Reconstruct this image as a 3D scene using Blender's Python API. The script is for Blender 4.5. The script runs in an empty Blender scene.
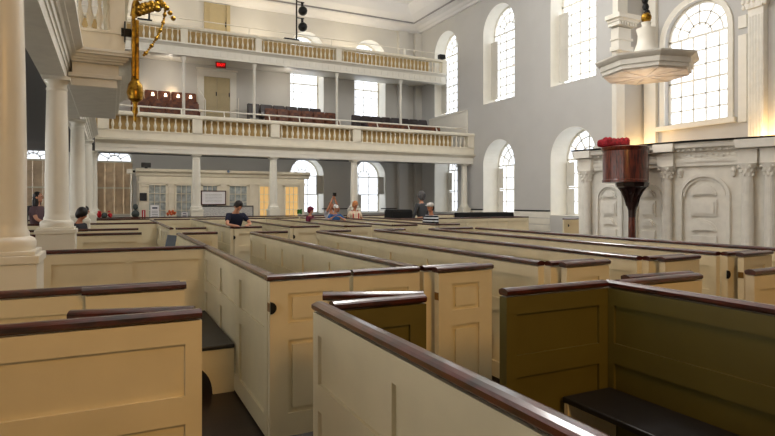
import bpy, bmesh, math, random
from mathutils import Vector, Matrix
random.seed(7)
C = bpy.context.scene.collection
PI = math.pi
# ------------------------------------------------------------------ materials
def lin(c): 
    return tuple(((v/255)/12.92 if v/255 <= .04045 else ((v/255+.055)/1.055)**2.4) for v in c)+(1,)
def mat(name, rgb, rough=.5, metal=0, noise=0, nscale=8, coat=0, emit=None, es=0, bump=0, rgb2=None, stretch=None):
    m = bpy.data.materials.new(name); m.use_nodes = True
    nt = m.node_tree; b = nt.nodes['Principled BSDF']
    b.inputs['Base Color'].default_value = lin(rgb)
    b.inputs['Roughness'].default_value = rough; b.inputs['Metallic'].default_value = metal
    b.inputs['Coat Weight'].default_value = coat; b.inputs['Coat Roughness'].default_value = .12
    if emit: b.inputs['Emission Color'].default_value = lin(emit); b.inputs['Emission Strength'].default_value = es
    if noise or rgb2 or bump:
        tc = nt.nodes.new('ShaderNodeTexCoord'); mp = nt.nodes.new('ShaderNodeMapping')
        if stretch: mp.inputs['Scale'].default_value = stretch
        nt.links.new(tc.outputs['Object'], mp.inputs[0])
        n = nt.nodes.new('ShaderNodeTexNoise'); n.inputs['Scale'].default_value = nscale; n.inputs['Detail'].default_value = 5
        nt.links.new(mp.outputs[0], n.inputs['Vector'])
        if noise or rgb2:
            r = nt.nodes.new('ShaderNodeValToRGB')
            a = lin(rgb); c2 = lin(rgb2) if rgb2 else tuple(v*(1-noise) for v in a[:3])+(1,)
            r.color_ramp.elements[0].color = c2; r.color_ramp.elements[0].position = .32
            r.color_ramp.elements[1].color = a; r.color_ramp.elements[1].position = .62
            nt.links.new(n.outputs[0], r.inputs[0]); nt.links.new(r.outputs[0], b.inputs['Base Color'])
        if bump:
            bp = nt.nodes.new('ShaderNodeBump'); bp.inputs['Strength'].default_value = bump; bp.inputs['Distance'].default_value = .01
            nt.links.new(n.outputs[0], bp.inputs['Height']); nt.links.new(bp.outputs[0], b.inputs['Normal'])
    return m
M = dict(
 pew=mat('cream_pew_paint', (231,220,188), .42, noise=.08, nscale=3, bump=.08),
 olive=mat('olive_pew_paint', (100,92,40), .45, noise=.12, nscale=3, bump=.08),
 rail=mat('mahogany_rail', (82,30,18), .28, coat=.6, rgb2=(34,10,6), nscale=5, stretch=(2,2,8)),
 seat=mat('black_bench_cushion', (30,30,34), .45, noise=.3, nscale=20),
 floor=mat('dark_floor_boards', (70,34,18), .4, rgb2=(24,10,6), nscale=6, stretch=(8,.6,1)),
 wall=mat('grey_white_plaster', (202,201,198), .8, noise=.04, nscale=1.2),
 rearwall=mat('rear_wall_plaster', (216,214,208), .8, noise=.04, nscale=1.2),
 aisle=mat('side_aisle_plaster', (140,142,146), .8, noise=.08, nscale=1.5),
 white=mat('white_trim_paint', (242,238,226), .45, noise=.04, nscale=4),
 cream=mat('cream_trim_paint', (238,231,212), .45, noise=.06, nscale=4),
 col=mat('white_column_paint', (236,232,218), .32, noise=.05, nscale=3),
 stone=mat('pale_stone_grey_paint', (243,240,230), .5, noise=.08, nscale=5),
 tan=mat('tan_gallery_board', (200,170,112), .6, noise=.12, nscale=6),
 ceil=mat('ceiling_plaster', (240,240,242), .8),
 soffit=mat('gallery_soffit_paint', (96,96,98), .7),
 door=mat('tan_door_paint', (196,180,140), .5, noise=.06),
 dark=mat('black_metal', (18,18,20), .4, metal=.3),
 blackcloth=mat('black_cloth', (14,14,16), .9),
 gold=mat('gilded_metal', (190,146,48), .32, metal=.85, rgb2=(96,64,16), nscale=14),
 pulpit=mat('dark_mahogany', (116,48,28), .3, coat=.5, rgb2=(44,14,10), nscale=4, stretch=(6,6,1)),
 chair=mat('brown_gallery_wood', (122,68,32), .5, coat=.1, rgb2=(74,32,18), nscale=6),
 chairdk=mat('dark_gallery_wood', (46,26,24), .35, coat=.3, rgb2=(26,14,14), nscale=6),
 red=mat('red_velvet', (170,14,36), .8, rgb2=(96,6,20), nscale=22, bump=.6),
 glass=mat('bright_daylight_pane', (225,232,240), .3, emit=(236,243,255), es=1.35),
 glass2=mat('side_window_daylight_pane', (225,232,240), .3, emit=(255,251,245), es=4.2),
 lit=mat('warm_lit_pane', (190,160,110), .4, emit=(255,206,128), es=.5),
 paleglass=mat('pale_office_pane', (190,198,200), .15, rgb2=(150,160,160), nscale=7),
 shutter=mat('shutter_paint', (214,210,200), .5),
 shutterbr=mat('brown_shutter_paint', (236,212,178), .5, rgb2=(214,190,158), nscale=4),
 skin=mat('skin', (206,150,120), .5), skin2=mat('tan_skin', (190,128,96), .5),
 hair=mat('dark_hair', (22,16,16), .5), ginger=mat('ginger_hair', (196,128,76), .6), greyhair=mat('grey_hair', (110,108,108), .8, rgb2=(60,60,62), nscale=40),
 navy=mat('navy_shirt', (18,24,52), .8), blue=mat('blue_shirt', (34,84,140), .8), grey=mat('dark_grey_coat', (70,72,76), .85),
 mauve=mat('mauve_brown_top', (96,74,80), .8), jean=mat('denim_blue', (32,62,120), .8), trouser=mat('dark_trousers', (36,36,44), .8),
 maroon=mat('maroon_cloth', (120,20,52), .8, rgb2=(70,10,40), nscale=12), creamtop=mat('cream_top', (232,214,190), .8), lightsh=mat('pale_shirt', (206,210,222), .8),
 redcloth=mat('red_cloth', (190,24,34), .8), greencloth=mat('dark_green_grey_cloth', (66,74,72), .8), capwhite=mat('pale_cap', (214,210,204), .8),
 exit=mat('exit_red', (240,30,30), .4, emit=(255,30,30), es=2.0), paper=mat('white_paper', (240,240,244), .7), ink=mat('dark_ink', (50,60,90), .7),
 board=mat('grey_display_board', (205,206,202), .6, rgb2=(165,167,167), nscale=25), bluegrey=mat('blue_grey_cover', (96,116,140), .4),
 orange=mat('orange_flowers', (224,120,40), .7, rgb2=(200,60,60), nscale=40), green=mat('leaf_green', (50,130,50), .6),
 brass=mat('brass', (140,104,50), .35, metal=.8),
 lamp=mat('reading_lamp_glow', (255,240,220), .5, emit=(255,225,190), es=3),
)
# striped shirt (object space bands)
def striped():
    m = bpy.data.materials.new('striped_shirt'); m.use_nodes = True; nt = m.node_tree; b = nt.nodes['Principled BSDF']
    tc = nt.nodes.new('ShaderNodeTexCoord'); sp = nt.nodes.new('ShaderNodeSeparateXYZ'); mu = nt.nodes.new('ShaderNodeMath'); mu.operation = 'MULTIPLY'; mu.inputs[1].default_value = 13
    fr = nt.nodes.new('ShaderNodeMath'); fr.operation = 'FRACT'; gt = nt.nodes.new('ShaderNodeMath'); gt.operation = 'GREATER_THAN'; gt.inputs[1].default_value = .6
    mx = nt.nodes.new('ShaderNodeMix'); mx.data_type = 'RGBA'; mx.inputs[6].default_value = lin((22,24,34)); mx.inputs[7].default_value = lin((226,230,236))
    nt.links.new(tc.outputs['Object'], sp.inputs[0]); nt.links.new(sp.outputs[2], mu.inputs[0]); nt.links.new(mu.outputs[0], fr.inputs[0]); nt.links.new(fr.outputs[0], gt.inputs[0])
    nt.links.new(gt.outputs[0], mx.inputs[0]); nt.links.new(mx.outputs[2], b.inputs['Base Color']); b.inputs['Roughness'].default_value = .8
    return m
M['stripe'] = striped()
# floor boards
def boards():
    m = M['floor']; nt = m.node_tree; b = nt.nodes['Principled BSDF']
    tc = nt.nodes.new('ShaderNodeTexCoord'); br = nt.nodes.new('ShaderNodeTexBrick')
    br.inputs['Scale'].default_value = 1; br.inputs['Brick Width'].default_value = 2.4; br.inputs['Row Height'].default_value = .13
    br.inputs['Color1'].default_value = lin((44,22,14)); br.inputs['Color2'].default_value = lin((28,14,9)); br.inputs['Mortar'].default_value = lin((18,8,6)); br.inputs['Mortar Size'].default_value = .006
    nt.links.new(tc.outputs['Object'], br.inputs['Vector']); nt.links.new(br.outputs[0], b.inputs['Base Color'])
boards()
# ------------------------------------------------------------------ mesh builder (world coordinates)
class MB:
    def __init__(s): s.v = []; s.f = []
    def add(s, vs, fs):
        o = len(s.v); s.v += [tuple(v) for v in vs]; s.f += [[i+o for i in f] for f in fs]; return s
    def box(s, x0, x1, y0, y1, z0, z1):
        if x0 > x1: x0, x1 = x1, x0
        if y0 > y1: y0, y1 = y1, y0
        if z0 > z1: z0, z1 = z1, z0
        return s.add([(x0,y0,z0),(x1,y0,z0),(x1,y1,z0),(x0,y1,z0),(x0,y0,z1),(x1,y0,z1),(x1,y1,z1),(x0,y1,z1)],
            [[0,3,2,1],[4,5,6,7],[0,1,5,4],[1,2,6,5],[2,3,7,6],[3,0,4,7]])
    def prism(s, poly, fn, a0, a1):           # poly of 2-D points, fn(u, v, a) -> world point
        n = len(poly); vs = [fn(u, v, a0) for u, v in poly]+[fn(u, v, a1) for u, v in poly]
        return s.add(vs, [list(range(n))[::-1], list(range(n, 2*n))]+[[i, (i+1) % n, n+(i+1) % n, n+i] for i in range(n)])
    def lathe(s, prof, cx, cy, n=16, z0=0, rot=0):
        vs = []; fs = []; k = len(prof)
        for r, z in prof:
            for i in range(n):
                a = 2*PI*i/n+rot; vs.append((cx+r*math.cos(a), cy+r*math.sin(a), z0+z))
        for j in range(k-1):
            for i in range(n): fs.append([j*n+i, j*n+(i+1) % n, (j+1)*n+(i+1) % n, (j+1)*n+i])
        fs.append(list(range(n))[::-1]); fs.append([(k-1)*n+i for i in range(n)])
        return s.add(vs, fs)
    def tube(s, pts, r, n=8):
        pts = [Vector(p) for p in pts]; vs = []; fs = []
        for j, p in enumerate(pts):
            d = (pts[min(j+1, len(pts)-1)]-pts[max(j-1, 0)]).normalized()
            a = d.cross(Vector((0,0,1)) if abs(d.z) < .9 else Vector((1,0,0))).normalized(); b = d.cross(a)
            rr = r[j] if isinstance(r, (list, tuple)) else r
            for i in range(n):
                t = 2*PI*i/n; vs.append(p+a*rr*math.cos(t)+b*rr*math.sin(t))
        for j in range(len(pts)-1):
            for i in range(n): fs.append([j*n+i, j*n+(i+1) % n, (j+1)*n+(i+1) % n, (j+1)*n+i])
        fs.append(list(range(n))[::-1]); fs.append([(len(pts)-1)*n+i for i in range(n)])
        return s.add(vs, fs)
    def ball(s, c, r, sx=1, sy=1, sz=1, n=12):
        k = n//2+1
        prof = [(max(1e-4, math.sin(PI*j/(k-1))), -math.cos(PI*j/(k-1))) for j in range(k)]
        t = MB().lathe(prof, 0, 0, n)
        return s.add([(c[0]+v[0]*r*sx, c[1]+v[1]*r*sy, c[2]+v[2]*r*sz) for v in t.v], t.f)
def make(name, mb, m, parent=None, smooth=False, bevel=0, label=None, local=False, kind=None):
    me = bpy.data.meshes.new(name)
    off = (0,0,0)
    root = parent
    while root is not None and root.parent: root = root.parent
    if root is not None and not local: off = tuple(root.location)
    elif root is None and not local:
        n = len(mb.v); off = (sum(v[0] for v in mb.v)/n, sum(v[1] for v in mb.v)/n, min(v[2] for v in mb.v))
    me.from_pydata([(v[0]-off[0], v[1]-off[1], v[2]-off[2]) for v in mb.v], [], mb.f)
    bm = bmesh.new(); bm.from_mesh(me)
    bmesh.ops.recalc_face_normals(bm, faces=bm.faces)
    big = [f for f in bm.faces if len(f.verts) > 6]
    if big: bmesh.ops.triangulate(bm, faces=big)
    if smooth:
        for f in bm.faces: f.smooth = True
        for e in bm.edges:
            if len(e.link_faces) == 2 and e.calc_face_angle(0) > .7: e.smooth = False
    bm.to_mesh(me); bm.free()
    me.materials.append(m if not isinstance(m, str) else M[m])
    o = bpy.data.objects.new(name, me); C.objects.link(o)
    if parent: o.parent = parent
    elif not local: o.location = off
    if bevel:
        b = o.modifiers.new('bevel', 'BEVEL'); b.width = bevel; b.segments = 2; b.limit_method = 'ANGLE'
    if label: o['label'] = label
    if kind: o['kind'] = kind
    return o
def thing(name, label, cat, loc=(0,0,0), rz=0, group=None, kind=None):
    o = bpy.data.objects.new(name, None); C.objects.link(o); o.location = loc; o.rotation_euler = (0,0,rz)
    o.empty_display_size = .1
    if kind: o['kind'] = kind
    else: o['label'] = label; o['category'] = cat
    if group: o['group'] = group
    return o
def tag(o, label, cat, group=None):
    o['label'] = label; o['category'] = cat
    if group: o['group'] = group
    return o
def copy_tree(o, parent=None):
    c = o.copy(); C.objects.link(c); c.parent = parent
    for ch in [x for x in C.objects if x.parent == o]: copy_tree(ch, c)
    return c
def struct(name, mb, m, **k): return make(name, mb, m, kind='structure', **k)
ORD = ['leftmost','second','third','fourth','fifth','sixth','seventh','eighth','ninth','tenth']
# ------------------------------------------------------------------ room shell
XR, YR, XL = 14.8, 26.0, -5.6
struct('floor', MB().box(XL-.6, 17.2, -3.5, YR+.6, -.1, 0), 'floor')
def arch_wall(mb, fn, t, u0, u1, h0, h1, cols):
    """fn(u,h,d) -> world.  cols = [(uc, w, [(sill, spring), ...])] sorted by uc"""
    def bx(a, b, c, d):
        if b-a > 1e-4 and d-c > 1e-4: mb.prism([(a,c),(b,c),(b,d),(a,d)], fn, 0, t)
    u = u0
    for uc, w, ops in cols:
        bx(u, uc-w/2, h0, h1); h = h0
        for sill, spring in ops:
            bx(uc-w/2, uc+w/2, h, sill); R = w/2; N = 14
            poly = [(uc-R, spring)]+[(uc-R*math.cos(PI*i/N), spring+R*math.sin(PI*i/N)) for i in range(1, N)]+[(uc+R, spring), (uc+R, spring+R+.01), (uc-R, spring+R+.01)]
            mid = N//2+1
            left = poly[:mid]+[(uc, spring+R+.01), (uc-R, spring+R+.01)]
            right = [(uc, spring+R)]+[(uc+R*math.sin(PI*i/N), spring+R*math.cos(PI*i/N)) for i in range(1, N//2+1)]+[(uc+R, spring+R+.01), (uc, spring+R+.01)]
            left[mid-1] = (uc, spring+R) if False else left[mid-1]
            mb.prism([(uc-R*math.cos(PI*i/N), spring+R*math.sin(PI*i/N)) for i in range(N//2+1)]+[(uc, spring+R+.01), (uc-R, spring+R+.01)], fn, 0, t)
            mb.prism(right, fn, 0, t)
            h = spring+R+.01
        bx(uc-w/2, uc+w/2, h, h1); u = uc+w/2
    bx(u, u1, h0, h1)
TOP = 11.4
right_cols = [(15.0, 2.2, [(1.2,3.3),(6.0,9.05)]), (19.25, 2.15, [(1.2,3.3),(6.0,9.05)]), (23.42, 2.1, [(1.2,3.3),(6.0,9.05)])]
fr = lambda u, h, d: (XR+d, u, h)
mb = MB(); arch_wall(mb, fr, 1.1, 13.2, YR+.7, 0, TOP, right_cols)
struct('wall_right', mb, 'wall')
# chancel recess: jamb and window wall
XC = 16.3
mb = MB().box(XR-.002, XC+.6, 13.17, 13.26, 0, TOP); struct('wall_chancel_jamb', mb, 'wall')
fc = lambda u, h, d: (XC+d, u, h)
mb = MB(); arch_wall(mb, fc, .7, 2.0, 13.2, 0, TOP, [(11.35, 2.1, [(4.17, 6.9)])]); struct('wall_chancel', mb, 'wall')
# rear wall
rear_cols = [(-2.75, 1.4, [(1.15,3.4)]), (.17, 1.4, [(1.15,3.4)]), (8.55, 1.7, [(1.15,3.0),(6.0,9.1)]), (11.9, 1.75, [(1.15,3.0),(6.0,9.1)])]
fb = lambda u, h, d: (u, YR+d, h)
mb = MB(); arch_wall(mb, fb, 1.1, XL-.6, XR+.01, 0, TOP, rear_cols); struct('wall_rear', mb, 'rearwall')
fl = lambda u, h, d: (XL-d, u, h)
left_cols = [(y, 2.0, [(1.2,3.2),(6.0,8.9)]) for y in (.9, 5.1, 9.3, 13.5, 17.7, 21.9)]
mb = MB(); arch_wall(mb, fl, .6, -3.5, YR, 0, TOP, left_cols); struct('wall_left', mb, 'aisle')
# ceiling with cove
mb = MB(); mb.box(XL-.6, 17.2, -3.5, YR+.6, TOP+.12, TOP+.25)
cove = [(0,0),(.0,.75),(-1.5,.75),(-1.4,.6),(-1.2,.3),(-.75,.12)]
mb.prism([(0,.12),(0,.85),(-1.6,.85),(-1.45,.62),(-1.2,.36),(-.75,.16)], lambda u, v, a: (XR+u, a, 10.75+v), 13.25, YR)
mb.prism([(0,.12),(0,.85),(-1.6,.85),(-1.45,.62),(-1.2,.36),(-.75,.16)], lambda u, v, a: (a, YR+u, 10.75+v), XL, XR)
mb.box(15.4, 17.2, 2, 13.2, TOP, TOP+.12)
struct('ceiling', mb, 'ceil', smooth=False)
cp = [(0,-.08),(-.12,-.08),(-.2,.0),(-.28,.02),(-.42,.1),(-.7,.12),(-.72,.22),(0,.22)]
mb = MB().prism(cp, lambda u, v, a: (XR+u, a, 10.72+v), 13.27, YR); struct('trim_1', mb, 'ceil')
mb = MB().prism(cp, lambda u, v, a: (a, YR+u, 10.72+v), XL, XR); struct('trim_2', mb, 'ceil')
mb = MB().tube([(XR-.78, 13.3, 10.9), (XR-.78, YR-.78, 10.9)], .035, 6); tag(make('cornice_rail', mb, mat('grey_rail',(150,148,152),.5)), 'thin grey rail running along the cornice above the right wall windows', 'rail')
mb = MB().tube([(XR-.82, YR-.78, 10.9), (XL+.4, YR-.78, 10.9)], .035, 6); tag(make('cornice_rail', mb, bpy.data.materials['grey_rail']), 'thin grey rail running along the cornice above the upper rear gallery', 'rail')
# pilasters in the rear corner
mb = MB()
for a, b in ((13.45, 13.95), (14.4, 14.79)): mb.box(a, b, YR-.25, YR, 0, 10.6)
struct('trim_3', mb, 'rearwall')
# dado on right wall, lower
mb = MB()
def dado_seg(mb, y0, y1, x=XR): mb.box(x-.05, x-.001, y0, y1, 1.34, 1.39)
for a, b in ((13.3,13.88),(16.12,18.16),(20.34,22.35),(24.49,YR-.3)): dado_seg(mb, a, b)
for a, b in ((9.3,10.95),(12.5,13.4)): mb.box(a, b, YR-.05, YR-.001, 1.34, 1.39)
struct('trim_4', mb, 'dark')
mb = MB()
for a, b in ((13.3,13.88),(16.12,18.16),(20.34,22.35)):
    for k in range(5): mb.box(XR-.035, XR-.001, a, b, .1+k*.25, .33+k*.25)
struct('trim_5', mb, 'white')
# ------------------------------------------------------------------ windows
wn = [0]
def window(fn, uc, w, sill, spring, depth, ncol=4, nrow=6, pane='glass', shutters=None, fan=True, open_sh=None, reveal=0, hw0=.021):
    wn[0] += 1; base = fn(uc, sill, depth)
    t = thing('window_%d' % wn[0], '', '', base, kind='structure')
    R = w/2; N = 16
    inner = R-.07
    p = [(uc-R, sill),(uc+R, sill),(uc+R, spring)]+[(uc+R*math.cos(PI*i/N), spring+R*math.sin(PI*i/N)) for i in range(1, N)]+[(uc-R, spring)]
    make('pane', MB().prism(p, fn, depth+.03, depth+.05), pane, t)
    f = MB()
    def bar(u0, v0, u1, v1, hw=hw0, d0=-.02, d1=.028):
        d = Vector((u1-u0, v1-v0)).normalized(); n = Vector((-d.y, d.x))*hw
        f.prism([(u0-n.x,v0-n.y),(u1-n.x,v1-n.y),(u1+n.x,v1+n.y),(u0+n.x,v0+n.y)], fn, depth+d0, depth+d1)
    # outer frame
    bar(uc-R+.035, sill, uc-R+.035, spring, .035, -.04); bar(uc+R-.035, sill, uc+R-.035, spring, .035, -.04); bar(uc-R, sill+.035, uc+R, sill+.035, .035, -.04)
    pr = [(uc+(R-.035)*math.cos(PI*i/N), spring+(R-.035)*math.sin(PI*i/N)) for i in range(N+1)]
    for a, b in zip(pr, pr[1:]): bar(a[0], a[1], b[0], b[1], .035, -.04)
    bar(uc-R, spring, uc+R, spring, .03, -.04)
    mid = (sill+spring)/2; bar(uc-R, mid, uc+R, mid, .028, -.04)
    for i in range(1, ncol): u = uc-R+2*R*i/ncol; bar(u, sill, u, spring)
    for j in range(1, nrow):
        v = sill+(spring-sill)*j/nrow
        if abs(v-mid) > .05: bar(uc-R, v, uc+R, v)
    if fan:
        for rr in (.38, .72)[:2 if w > 1.8 else 1]:
            q = [(uc+rr*R*math.cos(PI*i/12), spring+rr*R*math.sin(PI*i/12)) for i in range(13)]
            for a, b in zip(q, q[1:]): bar(a[0], a[1], b[0], b[1])
        for i in range(1, 6):
            a = PI*i/6; bar(uc+.3*R*math.cos(a), spring+.3*R*math.sin(a), uc+(R-.05)*math.cos(a), spring+(R-.05)*math.sin(a))
    make('window_frame', f, 'white', t)
    if reveal:
        g = MB()
        for s_ in (-1, 1): g.prism([(uc+s_*R, sill),(uc+s_*(R-.012), sill),(uc+s_*(R-.012), spring),(uc+s_*R, spring)], fn, -.004, depth)
        g.prism([(uc-R, sill),(uc+R, sill),(uc+R, sill+.012),(uc-R, sill+.012)], fn, -.004, depth)
        q = [(math.cos(PI*i/24), math.sin(PI*i/24)) for i in range(25)]
        for a, b in zip(q, q[1:]): g.prism([(uc+R*a[0], spring+R*a[1]),(uc+(R-.012)*a[0], spring+(R-.012)*a[1]),(uc+(R-.012)*b[0], spring+(R-.012)*b[1]),(uc+R*b[0], spring+R*b[1])], fn, -.004, depth)
        make('window_reveal', g, 'white', t)
    if shutters:                                # panelled shutters over the lower part
        mm, lo, hi, n = shutters
        for i in range(n):
            s = MB(); a = uc-R+2*R*i/n; b = uc-R+2*R*(i+1)/n-.02
            for c0, c1 in ((lo, (lo+hi)/2-.01), ((lo+hi)/2+.01, hi)):
                s.prism([(a,c0),(b,c0),(b,c1),(a,c1)], fn, depth-.07, depth-.045)
                s.prism([(a,c0),(a+.05,c0),(a+.05,c1),(a,c1)], fn, depth-.1, depth-.07); s.prism([(b-.05,c0),(b,c0),(b,c1),(b-.05,c1)], fn, depth-.1, depth-.07)
                for q in (c0, c1-.06, (c0+c1)/2): s.prism([(a+.05,q),(b-.05,q),(b-.05,q+.06),(a+.05,q+.06)], fn, depth-.1, depth-.07)
            make('shutter', s, mm, t)
        s = MB()
        for q in ((lo+hi)/2, hi): s.prism([(uc-R, q-.035),(uc+R, q-.035),(uc+R, q+.035),(uc-R, q+.035)], fn, depth-.16, depth-.1)
        make('shutter_bar', s, 'cream', t)
    if open_sh:                                 # folded shutter standing off the far jamb: (u, lo, hi, width)
        for (u, lo, hi, wd) in open_sh:
            s = MB()
            s.prism([(u, lo),(u+.035, lo),(u+.035, hi),(u, hi)], fn, depth-.05-wd, depth-.05)
            for q in (lo, (lo+hi)/2-.04, hi-.08): s.prism([(u-.012, q),(u+.047, q),(u+.047, q+.08),(u-.012, q+.08)], fn, depth-.05-wd, depth-.05)
            s.prism([(u-.012, lo),(u+.047, lo),(u+.047, hi),(u-.012, hi)], fn, depth-.05-wd, depth+.03-wd)
            make('shutter', s, 'shutter', t)
    return t
def flat_shutter(t, fn, u0, u1, lo, hi, d, m='shutter'):
    s = MB(); s.prism([(u0,lo),(u1,lo),(u1,hi),(u0,hi)], fn, d, d+.03)
    for c0, c1 in ((lo, (lo+hi)/2-.02), ((lo+hi)/2+.02, hi)):
        s.prism([(u0,c0),(u0+.05,c0),(u0+.05,c1),(u0,c1)], fn, d-.015, d); s.prism([(u1-.05,c0),(u1,c0),(u1,c1),(u1-.05,c1)], fn, d-.015, d)
        for q in (c0, c1-.07): s.prism([(u0+.05,q),(u1-.05,q),(u1-.05,q+.07),(u0+.05,q+.07)], fn, d-.015, d)
    make('shutter', s, m, t)
for uc, w, ops in right_cols:
    t = window(fr, uc, w, ops[1][0], ops[1][1], .62, 5, 8, reveal=1)
    flat_shutter(t, fr, uc+w/2-.5, uc+w/2-.04, 6.2, 8.75, .4)
    t = window(fr, uc, w, ops[0][0], ops[0][1], .85, 4, 4, reveal=1)
    flat_shutter(t, fr, uc+w/2-.42, uc+w/2-.05, 1.25, 2.2, .77); flat_shutter(t, fr, uc+w/2-.42, uc+w/2-.05, 2.3, 3.2, .77)
window(fc, 11.35, 2.1, 4.17, 6.9, .22, 5, 6)
mb = MB(); R = 1.05
for i in range(16):                             # moulded architrave round the chancel window
    a0, a1 = PI*i/16, PI*(i+1)/16
    mb.prism([(11.35+R*math.cos(a0),6.9+R*math.sin(a0)),(11.35+(R+.16)*math.cos(a0),6.9+(R+.16)*math.sin(a0)),(11.35+(R+.16)*math.cos(a1),6.9+(R+.16)*math.sin(a1)),(11.35+R*math.cos(a1),6.9+R*math.sin(a1))], fc, -.07, 0)
for a, b in ((11.35-R-.16, 11.35-R), (11.35+R, 11.35+R+.16)): mb.prism([(a,4.17),(b,4.17),(b,6.9),(a,6.9)], fc, -.07, 0)
mb.prism([(10.05,4.02),(12.65,4.02),(12.65,4.17),(10.05,4.17)], fc, -.14, 0)
struct('trim_6', mb, 'white')
for k, (uc, w, ops) in enumerate(rear_cols):
    if k < 2: window(fb, uc, w, *ops[0], .3, 4, 5, shutters=('shutterbr', 1.2, 3.38, 4))
    else:
        t = window(fb, uc, w, *ops[0], .85, 3, 4, reveal=1, hw0=.014)
        flat_shutter(t, fb, uc-.66, uc-.2, 1.2, 2.1, .7, 'shutter'); flat_shutter(t, fb, uc+.5, uc+.83, 2.1, 3.0, .12, 'shutter')
        t = window(fb, uc, w, *ops[1], .85, 4, 8, reveal=1, hw0=.013)
for uc, w, ops in left_cols:
    for q in ops: window(fl, uc, w, *q, .4, 2, 2, pane='glass2', fan=False)
# ------------------------------------------------------------------ columns
def column_mb(cx, cy, hb, hc, r, blk, n=28):
    return (MB().lathe([(r*1.36,0),(r*1.4,.02),(r*1.4,.06),(r*1.32,.085),(r*1.12,.1),(r*1.12,.125),(r*1.02,.15),(r,.2),(r*1.0,(hc-hb)*.33),(r*.95,(hc-hb)*.6),(r*.86,hc-hb-.2),(r*.85,hc-hb-.19),(r*.9,hc-hb-.18),(r*.9,hc-hb-.155),(r*.83,hc-hb-.15),(r*.83,hc-hb-.1),(r*1.0,hc-hb-.065),(r*1.06,hc-hb-.05)], cx, cy, n, hb))
def column(x, y, label, r=.15, blk=.235, hb=1.35, hc=3.45, group=None):
    t = thing('tuscan_column', label, 'column', (x, y, 0), 0, group)
    m = MB().box(x-blk, x+blk, y-blk, y+blk, 0, hb-.09).box(x-blk-.015, x+blk+.015, y-blk-.015, y+blk+.015, hb-.09, hb-.03).box(x-blk+.01, x+blk-.01, y-blk+.01, y+blk-.01, hb-.03, hb)
    m.box(x-blk-.02, x+blk+.02, y-blk-.02, y+blk+.02, 0, .16)
    make('pedestal', m, 'col', t, bevel=.008)
    make('shaft', column_mb(x, y, hb, hc, r, blk), 'col', t, smooth=True)
    make('capital', MB().box(x-r*1.12, x+r*1.12, y-r*1.12, y+r*1.12, hc-.05, hc), 'col', t)
    return t
cl = ['large white column nearest the camera at the left edge of the picture', 'second white column from the camera in the left colonnade, woman standing beyond it',
 'third white column from the camera in the left colonnade, dark-haired head beside its foot', 'fourth white column from the camera in the left colonnade', 'farthest white column of the left colonnade beside the brown shuttered window']
XCOL = -.6
for i, l in enumerate(cl): column((-.70,-.67,-.62,-.58,-.53)[i], 4.9+4.24*i+(.25 if i > 1 else 0)-(.4 if i == 4 else 0), l, group='columns under the left gallery')
GY = 21.2
rc = [(2.81, 'white column under the rear gallery between two pale paned windows of the vestibule'), (5.64, 'white column under the rear gallery beside the two warmly lit windows'), (9.02, 'white column under the rear gallery behind the ginger-haired person'), (14.45, 'white column under the right end of the rear gallery by the side wall')]
for x, l in rc: column(x, GY+.1, l,   .15, .21, 1.45, 3.42, group='columns under the rear gallery')
# ------------------------------------------------------------------ galleries
BAL = [(.5,0),(.5,.1),(.3,.12),(.34,.17),(.62,.3),(.72,.4),(.5,.52),(.3,.66),(.26,.74),(.4,.8),(.3,.83),(.5,.88),(.5,1.0)]
def baluster_row(t, pts, z0, z1, r=.055, m='cream', n=8):
    h = z1-z0; first = None
    for (x, y) in pts:
        if first is None:
            first = make('baluster', MB().lathe([(r*a*1.5, h*b) for a, b in BAL], 0, 0, n), m, None, smooth=True, local=True)
            first.parent = t; o = first
        else:
            o = first.copy(); C.objects.link(o)
        o.parent = t; o.location = (x-t.location.x, y-t.location.y, z0-t.location.z)
# lower rear gallery
t = thing('rear_gallery', 'lower rear gallery with cream balustrade and long moulded front on four white columns', 'gallery', (6, GY, 3.42))
XG0 = -.45
mb = MB().box(XG0, XR, GY-.12, GY+.35, 3.42, 3.7).box(XG0, XR, GY-.14, GY-.12, 3.56, 3.585)
make('beam', mb, 'white', t)
pf = [(0,3.7),(-.16,3.7),(-.2,3.74),(-.24,3.76),(-.3,3.8),(-.3,3.84),(0,3.86)]
make('cornice', MB().prism(pf, lambda u, v, a: (a, GY+u, v), XG0, XR), 'cream', t)
make('plinth', MB().box(XG0, XR, GY-.18, GY+.05, 3.86, 4.12).box(XG0, XR, GY-.21, GY+.07, 4.12, 4.16), 'cream', t)
make('handrail', MB().prism([(-.22,4.66),(-.24,4.69),(-.24,4.74),(-.2,4.8),(.05,4.8),(.09,4.74),(.09,4.69),(.06,4.66)], lambda u, v, a: (a, GY+u, v), XG0, XR), 'cream', t)
peds = [2.81, 5.64, 9.02]
for x in [-.2]+peds+[14.62]: make('pier', MB().box(x-.17, x+.17, GY-.21, GY+.05, 4.14, 4.67), 'cream', t)
make('backing_board', MB().box(XG0, 13.75, GY+.1, GY+.13, 4.0, 4.7), 'tan', t, label='tan backing board')
struct('floor', MB().box(.7, 3.4, 24.8, YR-.02, 5.1, 5.36), 'pulpit')
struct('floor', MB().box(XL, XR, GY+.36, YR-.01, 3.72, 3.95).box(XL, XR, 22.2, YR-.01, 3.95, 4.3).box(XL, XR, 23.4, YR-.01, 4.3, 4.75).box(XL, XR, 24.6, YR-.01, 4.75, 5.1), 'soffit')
edges = [-.2]+peds+[14.62]; pts = []
for a, b in zip(edges, edges[1:]):
    n = round((b-a-.34)/.222); pts += [(a+.17+(b-a-.34)*(i+.5)/n, GY-.08) for i in range(n)]
baluster_row(t, pts, 4.15, 4.67, .05, 'cream')
mb = MB().tube([(XG0, GY+.2, 5.05), (XR-.1, GY+.2, 5.05)], .028, 8)
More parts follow.
